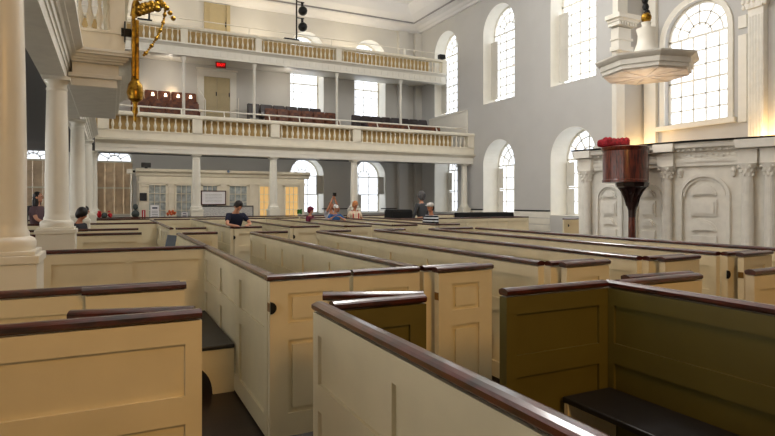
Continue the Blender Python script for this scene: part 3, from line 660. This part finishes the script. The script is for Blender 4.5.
make('housing', MB().box(.56, .83, 23.3, 23.5, 2.78, 2.95), 'white', t, bevel=.02); make('lens', MB().box(.77, .86, 23.27, 23.33, 2.82, 2.9), 'dark', t); make('stand', MB().tube([(.72,23.4,0),(.72,23.4,2.78)], .03), 'white', t)
tag(make('smoke_detector', MB().ball((4.3, VY-.3, 2.94), .06, n=10), 'bluegrey'), 'small blue-grey sensor on the vestibule cornice above the noticeboard', 'sensor')
# coats on the rear left pew wall
for x, m, l, w in ((-.29,'redcloth','red coat heaped on the rear left pew, left of the grey one',.14), (-.15,'greencloth','dark grey coat heaped between two red coats on the rear left pew',.17), (.0,'redcloth','red coat heaped on the rear left pew, right of the grey one',.13)):
    g = MB(); g.ball((x, 18.97, 1.30), w*.5, 1, .55, 1, 12)
    for k in range(6): g.ball((x+random.uniform(-w*.25,w*.25), 18.95+random.uniform(-.05,.05), 1.26+random.uniform(0,.15)), w*.28, n=8)
    tag(make('folded_coat', g, m, smooth=True), l, 'coat')
tag(make('coat_shelf', MB().box(-.5, .3, 18.95, 19.17, 1.12, 1.16).box(-.45,-.4,18.96,19.0,0,1.12).box(.2,.25,18.96,19.0,0,1.12), 'rail'), 'narrow dark shelf behind the farthest left pew carrying coats', 'shelf')
# ------------------------------------------------------------------ carved chancel screen
SP = [(12.85,12.75),(13.15,11.4),(13.25,10.2),(13.5,9.3),(14.0,8.3),(14.5,7.0),(15.1,5.6)]
def sp_at(y):
    for a, b in zip(SP, SP[1:]):
        if b[1] <= y <= a[1]:
            k = (a[1]-y)/(a[1]-b[1]); x = a[0]+(b[0]-a[0])*k; d = Vector((b[0]-a[0], b[1]-a[1])).normalized(); return x, d
    return SP[-1][0], Vector((.3,-.95)).normalized()
t = thing('carved_screen', 'tall pale carved screen with fluted columns, arched niches and heavy curved entablature', 'screen', (13.2, 9.5, 0))
def path_strip(prof, ys):
    """sweep an (out, z) profile along the screen path; out is towards the nave"""
    mb = MB(); rings = []
    for y in ys:
        x, d = sp_at(y); n = Vector((d.y, -d.x)); n = -n if n.x > 0 else n
        rings.append([(x+n.x*o, y+n.y*o, z) for o, z in prof])
    k = len(prof); vs = [v for r in rings for v in r]; fs = []
    for j in range(len(rings)-1):
        for i in range(k): fs.append([j*k+i, j*k+(i+1) % k, (j+1)*k+(i+1) % k, (j+1)*k+i])
    fs.append(list(range(k))); fs.append([(len(rings)-1)*k+i for i in range(k)][::-1])
    return mb.add(vs, fs)
ys = [12.75-.25*i for i in range(29)]
make('screen_wall', path_strip([(0,0),(0,2.65),(-.12,2.65),(-.12,0)], ys), 'stone', t)
make('architrave', path_strip([(-.14,2.62),(.1,2.62),(.1,2.72),(.13,2.72),(.13,2.8),(-.14,2.8)], ys), 'stone', t)
make('frieze', path_strip([(-.14,2.8),(.09,2.8),(.11,2.88),(.09,2.98),(-.14,2.98)], ys), 'stone', t)
make('cornice', path_strip([(-.14,2.98),(.16,2.98),(.2,3.04),(.34,3.08),(.36,3.16),(.4,3.2),(-.16,3.22)], ys), 'stone', t)
make('top_board', path_strip([(-.2,3.22),(.43,3.215),(.44,3.25),(-.2,3.26)], ys), 'dark', t, label='dark top board')
mb = MB(); y = 12.7
while y > 5.8:
    x, d = sp_at(y); n = Vector((d.y, -d.x)); n = -n if n.x > 0 else n
    mb.prism([(-.03,3.0),(.03,3.0),(.03,3.06),(-.03,3.06)], lambda u, v, a: (x+n.x*a+d.x*u, y+n.y*a+d.y*u, v), .14, .24); y -= .12
make('cornice', mb, 'stone', t)['kind'] = 'stuff'
mb = MB(); y = 12.66
while y > 5.8:
    x, d = sp_at(y); n = Vector((d.y, -d.x)); n = -n if n.x > 0 else n
    mb.ball((x+n.x*.1, y+n.y*.1, 2.89+.02*math.sin(y*14)), .045, .6, 1, 1, 8); y -= .11
make('carved_leaf_band', mb, 'stone', t)
def corinthian(parent, x, y, n, r, z0, z1, m='stone'):
    s = make('engaged_column', MB().lathe([(r*1.3,0),(r*1.35,.04),(r*1.1,.1),(r,.15),(r*.98,(z1-z0)*.5),(r*.88,z1-z0-.34)], x, y, 20, z0), m, parent, smooth=True)
    cb = MB().lathe([(r*.88,0),(r*1.0,.1),(r*1.05,.2),(r*1.5,.3),(r*1.55,.34)], x, y, 12, z1-.34)
    for k in range(8):
        a = 2*PI*k/8
        for q, rr in ((.08,1.02),(.18,1.15)):
            aa = a+(PI/8 if q > .1 else 0); cb.ball((x+r*rr*math.cos(aa), y+r*rr*math.sin(aa), z1-.34+q), r*.28, .8, .8, 1.3, 8)
    for k in range(4):
        a = PI/4+PI/2*k; cb.ball((x+r*1.5*math.cos(a), y+r*1.5*math.sin(a), z1-.07), r*.3, n=8)
    make('capital', cb, m, s, smooth=True)
    f = MB()
    for k in range(16):
        a = 2*PI*k/16; f.tube([(x+r*.99*math.cos(a), y+r*.99*math.sin(a), z0+.2), (x+r*.9*math.cos(a), y+r*.9*math.sin(a), z1-.4)], .008, 4)
    make('fluting', f, m, s)
for y in (12.4, 10.0, 8.35, 7.9, 6.4):
    x, d = sp_at(y); n = Vector((d.y, -d.x)); n = -n if n.x > 0 else n
    corinthian(t, x+n.x*.17, y+n.y*.17, n, .13, .3, 2.62)
    make('entablature_break', MB().prism([(-.2,2.63),(.2,2.63),(.2,2.98),(-.2,2.98)], lambda u, v, a: (x+n.x*a+d.x*u, y+n.y*a+d.y*u, v), 0, .28).prism([(-.24,3.0),(.24,3.0),(.26,3.205),(-.26,3.205)], lambda u, v, a: (x+n.x*a+d.x*u, y+n.y*a+d.y*u, v), 0, .44), 'stone', t)
    make('column_plinth', MB().prism([(-.18,0),(.18,0),(.18,.3),(-.18,.3)], lambda u, v, a: (x+n.x*a+d.x*u, y+n.y*a+d.y*u, v), 0, .34), 'stone', t)
def niche(parent, y, w, top):
    x, d = sp_at(y); n = Vector((d.y, -d.x)); n = -n if n.x > 0 else n
    fn = lambda u, v, a: (x+n.x*a+d.x*u, y+n.y*a+d.y*u, v)
    R = w/2; sp = top-R
    mb = MB()
    def ring(cz, r0, r1, a0, d0, d1, N=14):
        for i in range(N):
            p, q = PI*i/N, PI*(i+1)/N
            mb.prism([(r0*math.cos(p),cz+r0*math.sin(p)),(r1*math.cos(p),cz+r1*math.sin(p)),(r1*math.cos(q),cz+r1*math.sin(q)),(r0*math.cos(q),cz+r0*math.sin(q))], fn, d0, d1)
    ring(sp, R*.86, R, 0, 0, .09); ring(sp, R*.74, R*.84, 0, 0, .04)
    for s in (-1, 1): mb.prism([(s*R*.86,.1),(s*R,.1),(s*R,sp),(s*R*.86,sp)], fn, 0, .09)
    r2 = R*.5
    def half(cz, up=True, d1=.05):
        pts = [(r2*math.cos(PI*i/12), cz+r2*math.sin(PI*i/12)) for i in range(13)]; mb.prism(pts, fn, 0, d1)
        pts = [(r2*.75*math.cos(PI*i/12), cz+.03+r2*.7*math.sin(PI*i/12)) for i in range(13)]; mb.prism(pts, fn, d1, d1+.04)
    half(sp+.02); mb.prism([(-r2,sp-.5),(r2,sp-.5),(r2,sp-.08),(-r2,sp-.08)], fn, 0, .05); mb.prism([(-r2*.8,sp-.44),(r2*.8,sp-.44),(r2*.8,sp-.14),(-r2*.8,sp-.14)], fn, .05, .085)
    half(sp-.5-r2*1.35); mb.prism([(-r2,.35),(r2,.35),(r2,sp-.62-r2*1.35),(-r2,sp-.62-r2*1.35)], fn, 0, .05)
    make('arched_panel', mb, 'stone', parent)
niche(t, 9.2, 1.15, 2.42); niche(t, 10.55, .8, 2.2); niche(t, 11.75, .8, 2.2); niche(t, 7.15, .8, 2.3)
for y in (8.62, 9.72):
    mb = MB()
    x, d = sp_at(y); n = Vector((d.y, -d.x)); n = -n if n.x > 0 else n
    mb.ball((x+n.x*.06, y+n.y*.06, 2.5), .07, 1, 1, 1.2, 8).ball((x+n.x*.05, y+n.y*.05, 2.41), .055, 1, 1, 1.6, 8)
    make('carved_bracket', mb, 'stone', t)
# chancel pilasters on walls
t = thing('chancel_pilaster', 'white pilaster with dentilled entablature block at the end of the right wall', 'pilaster', (14.9, 13.2, 0))
make('shaft', MB().box(14.72, 15.1, 12.98, 13.165, 0, 6.6).box(14.70, 15.12, 12.96, 13.165, 0, .3), 'white', t)
mb = MB().box(14.62, 15.3, 12.8, 13.165, 6.6, 6.75).box(14.68, 15.25, 12.86, 13.165, 6.75, 6.95).box(14.64, 15.3, 12.82, 13.165, 6.95, 7.02).box(14.68, 15.25, 12.86, 13.165, 7.02, 7.35).box(14.5, 15.4, 12.68, 13.165, 7.5, 7.58).box(14.4, 15.5, 12.58, 13.165, 7.58, 7.72)
for k in range(7): mb.box(14.54+.12*k, 14.6+.12*k, 12.7, 13.165, 7.38, 7.5)
make('entablature', mb, 'white', t); make('upper_block', MB().box(14.75, 15.2, 12.95, 13.165, 7.72, 10.6), 'white', t)
t = thing('chancel_pilaster', 'white pilaster in the chancel recess left of the bright arched window', 'pilaster', (16.2, 13.0, 0))
make('shaft', MB().box(16.15, 16.29, 12.65, 13.1, 0, 8.6), 'white', t)
t = thing('fluted_pilaster', 'tall pale pilaster with leafy capital right of the bright arched window', 'pilaster', (16.15, 9.45, 0))
mb = MB().box(16.08, 16.29, 9.2, 9.62, 0, 7.1)
for k in range(5): mb.box(16.06, 16.08, 9.23+.08*k, 9.28+.08*k, .4, 6.9)
make('shaft', mb, 'stone', t)
mb = MB().prism([(9.2,7.1),(9.62,7.1),(9.78,7.55),(9.04,7.55)], lambda u, v, a: (a, u, v), 16.0, 16.29)
for k in range(5):
    for q in range(3): mb.ball((16.02-.03*q, 9.12+.145*k, 7.18+.14*q), .06, .8, 1, 1.3, 8)
make('capital', mb, 'stone', t, smooth=True)
make('abacus', MB().box(15.92, 16.29, 8.96, 9.86, 7.56, 7.66), 'stone', t)
struct('trim_8', MB().box(16.24, 16.299, 9.75, 9.99, 4.0, 6.5).box(16.24, 16.299, 9.75, 9.99, 6.7, 7.05), 'white')
# ------------------------------------------------------------------ pulpit
px, py = 12.08, 10.37
t = thing('pulpit', 'dark mahogany barrel pulpit on a slender stem before the carved screen', 'pulpit', (px, py, 0))
make('tub', MB().lathe([(.5,2.2),(.57,2.21),(.57,2.27),(.55,2.29),(.56,3.02),(.58,3.04),(.6,3.12),(.55,3.14),(.5,3.14),(.5,2.4),(.01,2.38)], px, py, 20, 0, .2), 'pulpit', t, smooth=True)
qx, qy = px+.16, py-.08
make('corbel', MB().lathe([(.09,1.3),(.1,1.48),(.13,1.58),(.17,1.68),(.13,1.74),(.16,1.84),(.22,1.9),(.2,1.95),(.28,2.04),(.4,2.1),(.42,2.2)], qx, qy, 10, 0, .2), mat('carved_dark_mahogany',(44,22,18),.3,coat=.5), t)
make('stem', MB().lathe([(.22,0),(.22,.1),(.1,.2),(.09,1.3)], qx, qy, 10), 'pulpit', t)
mb = MB()
for k in range(10):
    a = 2*PI*k/10+.2; mb.tube([(qx+.12*math.cos(a),qy+.12*math.sin(a),1.6),(qx+.15*math.cos(a),qy+.15*math.sin(a),1.8),(qx+.24*math.cos(a),qy+.24*math.sin(a),2.0),(qx+.4*math.cos(a),qy+.4*math.sin(a),2.18)], [.03,.05,.05,.03], 6)
make('carved_ribs', mb, bpy.data.materials['carved_dark_mahogany'], t)
tag(make('pulpit_stair', MB().box(px+.6, 13.1, py+.1, py+.25, 2.3, 3.1), 'pulpit'), 'dark wooden side panel joining the pulpit to the carved screen', 'stair panel')
t = thing('velvet_cushion', 'crumpled red velvet cushion on the rim of the dark pulpit', 'cushion', (11.98, 10.66, 3.14))
mb = MB().box(11.6, 12.36, 10.42, 10.9, 3.15, 3.36)
o = make('pad', mb, 'red', t, bevel=.07)
mb = MB()
for i in range(14): mb.ball((11.66+.05*i, 10.5+.3*(i%3)/2+.02*math.sin(i*2.), 3.3+.02*math.sin(i*1.7)), .1, 1, .8, 1, 8)
make('ruffle', mb, 'red', t, smooth=True)
# sounding board
sx, sy = 12.27, 9.88
t = thing('sounding_board', 'octagonal white sounding board hanging over the pulpit from a black chain', 'canopy', (sx, sy, 4.93))
rot = .15
make('rim', MB().lathe([(1.02,4.93),(1.08,4.95),(1.08,5.03),(1.12,5.05),(1.12,5.17),(1.18,5.2),(1.25,5.26),(1.26,5.3),(.6,5.42),(.3,5.5)], sx, sy, 8, 0, rot), 'stone', t)
mb = MB().lathe([(1.02,4.9),(1.02,4.935)], sx, sy, 8, 0, rot)
for k in range(8):
    a = 2*PI*k/8+rot; mb.tube([(sx,sy,4.9),(sx+.98*math.cos(a),sy+.98*math.sin(a),4.9)], .02, 6)
make('soffit', mb, mat('veined_soffit',(244,232,218),.5,rgb2=(222,202,182),nscale=4), t)
make('finial', MB().lathe([(.42,5.42),(.3,5.55),(.22,5.75),(.2,5.95),(.24,6.1),(.24,6.12),(.12,6.14),(.1,6.22),(.13,6.28)], sx, sy, 16), 'white', t, smooth=True)
make('gilt_ball', MB().ball((sx, sy, 6.4), .13, 1, 1, 1.1, 14), 'gold', t, smooth=True)
mb = MB()
for k in range(26):
    z = 6.52+k*.17; a = k*1.1
    mb.ball((sx+.03*math.cos(a), sy+.03*math.sin(a), z), .1 if k < 4 else .035, 1, .7, 1.1 if k < 4 else 2.4, 8)
mb.tube([(sx,sy,6.45),(sx,sy,TOP+.12)], .02, 6)
make('chain', mb, 'dark', t, smooth=True)
# ------------------------------------------------------------------ gilded bracket clock on the bay corner
gx, gy = .34, 9.12
t = thing('gilded_wall_clock', 'tall gilded wall ornament with scroll top and bead chain on the bay corner', 'wall ornament', (gx, gy, 2.9))
make('case', MB().box(gx-.05, gx+.0, gy-.02, gy+.45, 3.56, 4.5).box(gx+.0, gx+.05, gy+.02, gy+.41, 3.53, 4.42), 'gold', t, bevel=.012)
make('pendant', MB().lathe([(.01,.0),(.025,.04),(.02,.1),(.045,.16),(.03,.24),(.04,.3),(.1,.34),(.12,.44),(.1,.56),(.06,.62),(.05,.72)], gx, gy+.1, 14, 2.9), 'gold', t, smooth=True)
mb = MB(); pts = [(gx-.02, gy+.1, 4.48)]
for i in range(14):
    a = PI-PI*i/13*.9; pts.append((gx+.2+.2*math.cos(a), gy+.1, 4.6+.26*math.sin(a)))
mb.tube(pts, [.05]+[.055-.002*i for i in range(14)], 8)
for i in range(16): a = i*1.9; mb.ball((gx+.02+.02*i+.03*math.cos(a), gy+.1, 4.54+.022*i-.0009*i*i+.05*math.sin(a)), .05, n=8)
for i in range(8): mb.ball((gx+.22+.045*i, gy+.1, 4.83-.012*i*i*.5), .04, n=8)
make('scroll', mb, 'gold', t, smooth=True)
mb = MB()
for i in range(26):
    k = i/25; mb.ball((gx+.42-.06*k*k*5+.0, gy+.1, 4.7-.78*k), .02 if i % 4 else .032, n=8)
make('bead_chain', mb, 'gold', t, smooth=True)
make('wall_mount', MB().box(gx-.19, gx-.05, gy+.2, gy+.24, 4.2, 4.32).box(gx-.15, gx-.13, gy+.12, gy+.32, 4.12, 4.4), 'dark', t)
# ------------------------------------------------------------------ people
def skin_obj(name, nodes, edges, m, parent, root=0, sub=1):
    me = bpy.data.meshes.new(name); me.from_pydata([n[0] for n in nodes], edges, [])
    o = bpy.data.objects.new(name, me); C.objects.link(o); o.parent = parent
    sk = o.modifiers.new('skin', 'SKIN'); sk.use_smooth_shade = True
    for i, n in enumerate(nodes):
        r = n[1] if isinstance(n[1], tuple) else (n[1], n[1]); me.skin_vertices[0].data[i].radius = r
        me.skin_vertices[0].data[i].use_root = (i == root)
    s = o.modifiers.new('sub', 'SUBSURF'); s.levels = sub; s.render_levels = sub
    me.materials.append(M[m]); return o
def person(label, x, y, rz, H=1.7, shirt='navy', legs='trouser', hair='hair', skin='skin', lean=0, bow=0, arms=None, z=0, longhair=False, cap=None, sit=False, hairscale=1.0, straps=False, sleeves=True):
    """local frame: faces +y, x to the person's right... z up"""
    t = thing('person', label, 'person', (x, y, z), rz)
    k = H/1.7; hip = .92*k if not sit else .5
    def up(d, fx=0): return (fx, d*math.sin(lean), hip+d*math.cos(lean))
    ch = up(.38*k); sh = up(.5*k); nk = up(.56*k)
    hd = (0, nk[1]+.06*k*math.sin(lean+bow)+.03, nk[2]+.17*k*math.cos(lean+bow*.6))
    N = [((0,0,hip),.13*k), (up(.18*k),.115*k), (ch,(.15*k,.12*k)), (nk,.055*k), ((hd[0],hd[1]-.01,hd[2]-.04*k),.062*k)]
    Ed = [(0,1),(1,2),(2,3),(3,4)]
    SN = [((0,0,hip-.04),(.155*k,.13*k)), (up(.18*k),(.15*k,.125*k)), (ch,(.205*k,.165*k)), (up(.5*k),(.1*k,.1*k))]; SE = [(0,1),(1,2),(2,3)]
    arms = arms or [((.27,.02,.22),(.25,.14,.0)), ((-.27,.02,.22),(-.25,.14,.0))]
    for s, (el, ha) in zip((1,-1), arms):
        S = (s*.19*k, sh[1], sh[2]-.03*k); E = (el[0]*k, el[1]*k, hip+el[2]*k); W = (ha[0]*k, ha[1]*k, hip+ha[2]*k)
        b = len(N); N += [(S,.055*k), (E,.042*k), (W,.03*k)]; Ed += [(2,b),(b,b+1),(b+1,b+2)]
        d = (Vector(W)-Vector(E)).normalized(); sd = d.cross(Vector((0,0,1))); sd = sd.normalized() if sd.length > .1 else Vector((1,0,0)); nn = d.cross(sd)
        P = Vector(W)+d*.07*k; N.append((tuple(P),(.034*k,.02*k))); Ed.append((b+2,b+3))
        for f in range(4):
            o = sd*(f-1.5)*.019*k; L = (.06,.075,.07,.055)[f]*k; q = len(N)
            N += [(tuple(P+o+d*.02*k),.009), (tuple(P+o+d*(.02*k+L*.55)+nn*.01),.0085), (tuple(P+o+d*(.02*k+L)+nn*.03),.007)]; Ed += [(b+3,q),(q,q+1),(q+1,q+2)]
        q = len(N); N += [(tuple(P-d*.02*k+sd*.04*k*s),.01), (tuple(P+d*.02*k+sd*.055*k*s),.009)]; Ed += [(b+3,q),(q,q+1)]
        c = len(SN); SN += [(S,.082*k), (tuple(Vector(S)+(Vector(E)-Vector(S))*.7),.058*k)]; SE += [(2,c),(c,c+1)]
        if sleeves == 'long': SN += [(E,.052*k), (tuple(Vector(E)+(Vector(W)-Vector(E))*.85),.042*k)]; SE += [(c+1,c+2),(c+2,c+3)]
    LN = [((0,0,hip+.03),(.145*k,.125*k))]; LE = []
    for s in (1,-1):
        if sit: J = [(s*.1,.02,hip),(s*.11,.42,hip+.02),(s*.11,.42,.08)]
        else: J = [(s*.1*k,0,hip-.05),(s*.1*k,.015,hip*.53),(s*.1*k,-.01,.08)]
        b = len(N); N += [(J[0],.09*k),(J[1],.058*k),(J[2],.038*k),((J[2][0],J[2][1]+.14,.03),.03)]; Ed += [(0,b),(b,b+1),(b+1,b+2),(b+2,b+3)]
        c = len(LN); LN += [(J[0],.105*k),(J[1],.075*k),((J[2][0],J[2][1],.12),.06*k)]; LE += [(0,c),(c,c+1),(c+1,c+2)]
    skin_obj('body', N, Ed, skin, t)
    skin_obj('shirt', SN, SE, shirt, t); skin_obj('trousers', LN, LE, legs, t)
    # head with face
    cy, sy_ = math.cos(lean*.7+bow), math.sin(lean*.7+bow)
    def hp(px_, py_, pz_): return (hd[0]+px_*k, hd[1]+(py_*cy+pz_*sy_)*k, hd[2]+(-py_*sy_+pz_*cy)*k)
    def blob(mb, c, rx, ry, rz_, n=12):
        u = MB().ball((0,0,0), 1, n=n); mb.add([hp(c[0]+v[0]*rx, c[1]+v[1]*ry, c[2]+v[2]*rz_) for v in u.v], u.f)
    mb = MB(); blob(mb, (0,0,.02), .076, .095, .105, 16); blob(mb, (0,.02,-.05), .058, .07, .06, 12); blob(mb, (0,.1,.0), .014, .02, .025, 8)
    for s in (-1,1): blob(mb, (s*.078,.0,.0), .012, .02, .03, 8)
    blob(mb, (0,.085,-.05), .025, .01, .008, 8)
    h = make('head', mb, skin, t, smooth=True, local=True)
    mb = MB()
    for s in (-1,1): blob(mb, (s*.03,.086,.025), .012, .008, .008, 8)
    make('eyes', mb, 'hair', h, smooth=True, local=True)
    mb = MB(); q = hairscale
    blob(mb, (0,-.025,.045), .09*q, .095*q, .1*q, 14); blob(mb, (0,-.05,0), .085*q, .07*q, .1*q, 12)
    if longhair: blob(mb, (0,-.07,-.13), .08, .055, .17, 12); blob(mb, (.05,-.02,-.1), .04, .05, .14, 10); blob(mb, (-.05,-.02,-.1), .04, .05, .14, 10)
    make('hair', mb, hair, t, smooth=True, local=True)
    if cap:
        mb = MB(); blob(mb, (0,0,.07), .1, .115, .075, 14); blob(mb, (0,.12,.065), .065, .07, .012, 10); make('cap', mb, cap, t, smooth=True, local=True)
    if straps:
        mb = MB()
        for s in (-1,1): mb.tube([(s*.09, ch[1]+.13, ch[2]-.25), (s*.1, sh[1]+.12, sh[2]-.08), (s*.1, sh[1], sh[2]+.05)], .018, 6)
        make('strap', mb, 'redcloth', t, local=True)
    return t
F = PI     # facing the camera (towards -y)
person('person in a navy shirt with short dark hair bending over a pew wall', 2.6, 13.5, F+.3, 1.72, 'navy', lean=.32, bow=.75, arms=[((.3,.3,.25),(.16,.42,.22)),((-.3,.3,.25),(-.14,.42,.22))], hairscale=1.08)
person('person in a maroon hood, only the head above the pews, left of the blue-shirted pair', 5.75, 17.2, F+.8, 1.47, 'maroon', cap='maroon', hair='maroon', hairscale=1.2)
p = person('person in a pale shirt raising both hands to a phone above their head', 6.5, 17.3, F, 1.62, 'lightsh', skin='skin2', arms=[((.2,.25,.62),(.05,.3,.98)),((-.2,.25,.6),(-.03,.3,.96))], bow=-.2)
make('phone', MB().box(-.06, .06, .33, .34, 1.88, 2.0), 'dark', p, local=True)
person('person in a blue shirt and pale cap before the one with raised arms', 6.38, 16.6, F, 1.54, 'blue', cap='capwhite', arms=[((.33,.15,.3),(.2,.25,.42)),((-.33,.15,.3),(-.1,.25,.42))], bow=.2)
person('person with ginger hair in a cream top with red straps, right of the blue shirt', 7.3, 17.2, F, 1.64, 'creamtop', hair='ginger', skin='skin2', bow=.4, hairscale=1.15, straps=True)
person('person in a striped shirt and pale cap standing right of centre', 7.4, 12.4, F-1.3, 1.6, 'stripe', cap='capwhite', skin='skin2', sleeves='long', arms=[((.26,.05,.22),(.2,.25,.1)),((-.26,.05,.22),(-.2,.25,.1))])
person('tall person with curly grey hair in a dark grey coat, seen from behind', 9.75, 17.0, .3, 1.95, 'grey', hair='greyhair', hairscale=1.35, sleeves='long')
person('person with long dark hair in a mauve top and blue shorts beyond the second column', -1.62, 16.3, F+1.2, 1.86, 'mauve', 'jean', longhair=True, arms=[((.22,.1,.25),(.1,.25,.15)),((-.27,.02,.22),(-.25,.14,.0))])
person('person in dark clothes half hidden behind the nearest column', -2.05, 17.0, F, 1.88, 'trouser', 'trouser')
person('person with bowed dark head beside the foot of the second column', -.55, 12.75, F+1.1, 1.5, 'trouser', bow=.5, hairscale=1.3, hair='hair', skin='skin2')
person('person with dark hair seen in profile beside the third column', -.62, 16.9, F+1.3, 1.5, 'maroon', bow=.2, hairscale=1.2)
# ------------------------------------------------------------------ lights
def area(loc, rot, sx_, sy_, e_, col):
    l = bpy.data.lights.new('lamp', 'AREA'); l.shape = 'RECTANGLE'; l.size = sx_; l.size_y = sy_; l.energy = e_; l.color = col
    o = bpy.data.objects.new('lamp', l); C.objects.link(o); o.location = loc; o.rotation_euler = rot; return o
def point(loc, e_, col, r=.15):
    l = bpy.data.lights.new('lamp', 'POINT'); l.energy = e_; l.color = col; l.shadow_soft_size = r
    o = bpy.data.objects.new('lamp', l); C.objects.link(o); o.location = loc; return o
W = (1,.72,.42)
point((15.9, 12.9, 3.1), 60, (1,.62,.25), .1)
point((15.9, 8.9, 3.3), 60, (1,.62,.25), .1)
point((12.1, 9.9, 4.0), 20, (1,.88,.76), .1)       # fill added under the sounding board to brighten its soffit
point((1.5, -2.2, 4.4), 400, (1,.50,.10), .7)       # lamp behind the camera
point((2.8, 2.0, 7.6), 120, (1,.97,.92), .5)       # unseen fill added above the near pews, brightens bay and column fronts
point((4.5, 8.5, 8.8), 520, (1,.97,.92), .6)       # unseen nave fill above the frame, added to lift walls and ceiling
point((9.5, 13.0, 9.3), 480, (1,.97,.92), .6)  # second added nave fill, farther back
for x in (1.5, 6.0, 10.5): point((x, 24.9, 8.9), 45, (1,.84,.6), .2)
for x in (2.2, 7.3): point((x, 25.0, 7.2), 12, (1,.9,.78), .15)
for x in (1.2, 2.4): point((x, 25.8, 6.5), 2.5, (1,.7,.4), .05)
for x in (-3.0, 1.7, 4.3, 7.2): point((x, 21.95, 3.62), 26, (1,.93,.82), .05)  # added lamps hidden behind the gallery beam, brighten vestibule and left aisle
w = bpy.data.worlds.new('World'); bpy.context.scene.world = w; w.use_nodes = True
w.node_tree.nodes['Background'].inputs[0].default_value = (.9,.86,.78,1); w.node_tree.nodes['Background'].inputs[1].default_value = .12
# ------------------------------------------------------------------ camera
f = 560; H0 = 202
cam = bpy.data.cameras.new('camera'); co = bpy.data.objects.new('camera', cam); C.objects.link(co)
cam.sensor_width = 36; cam.lens = 36*f/775; cam.clip_start = .05; cam.clip_end = 200
cam.shift_y = (H0-218)/775
co.location = (0,0,1.7); co.rotation_euler = (PI/2, 0, -math.atan(277.5/560))
s = bpy.context.scene; s.camera = co
s.view_settings.view_transform = 'Standard'; s.view_settings.look = 'None'; s.view_settings.gamma = 1; s.view_settings.use_curve_mapping = False
s.view_settings.exposure = .12
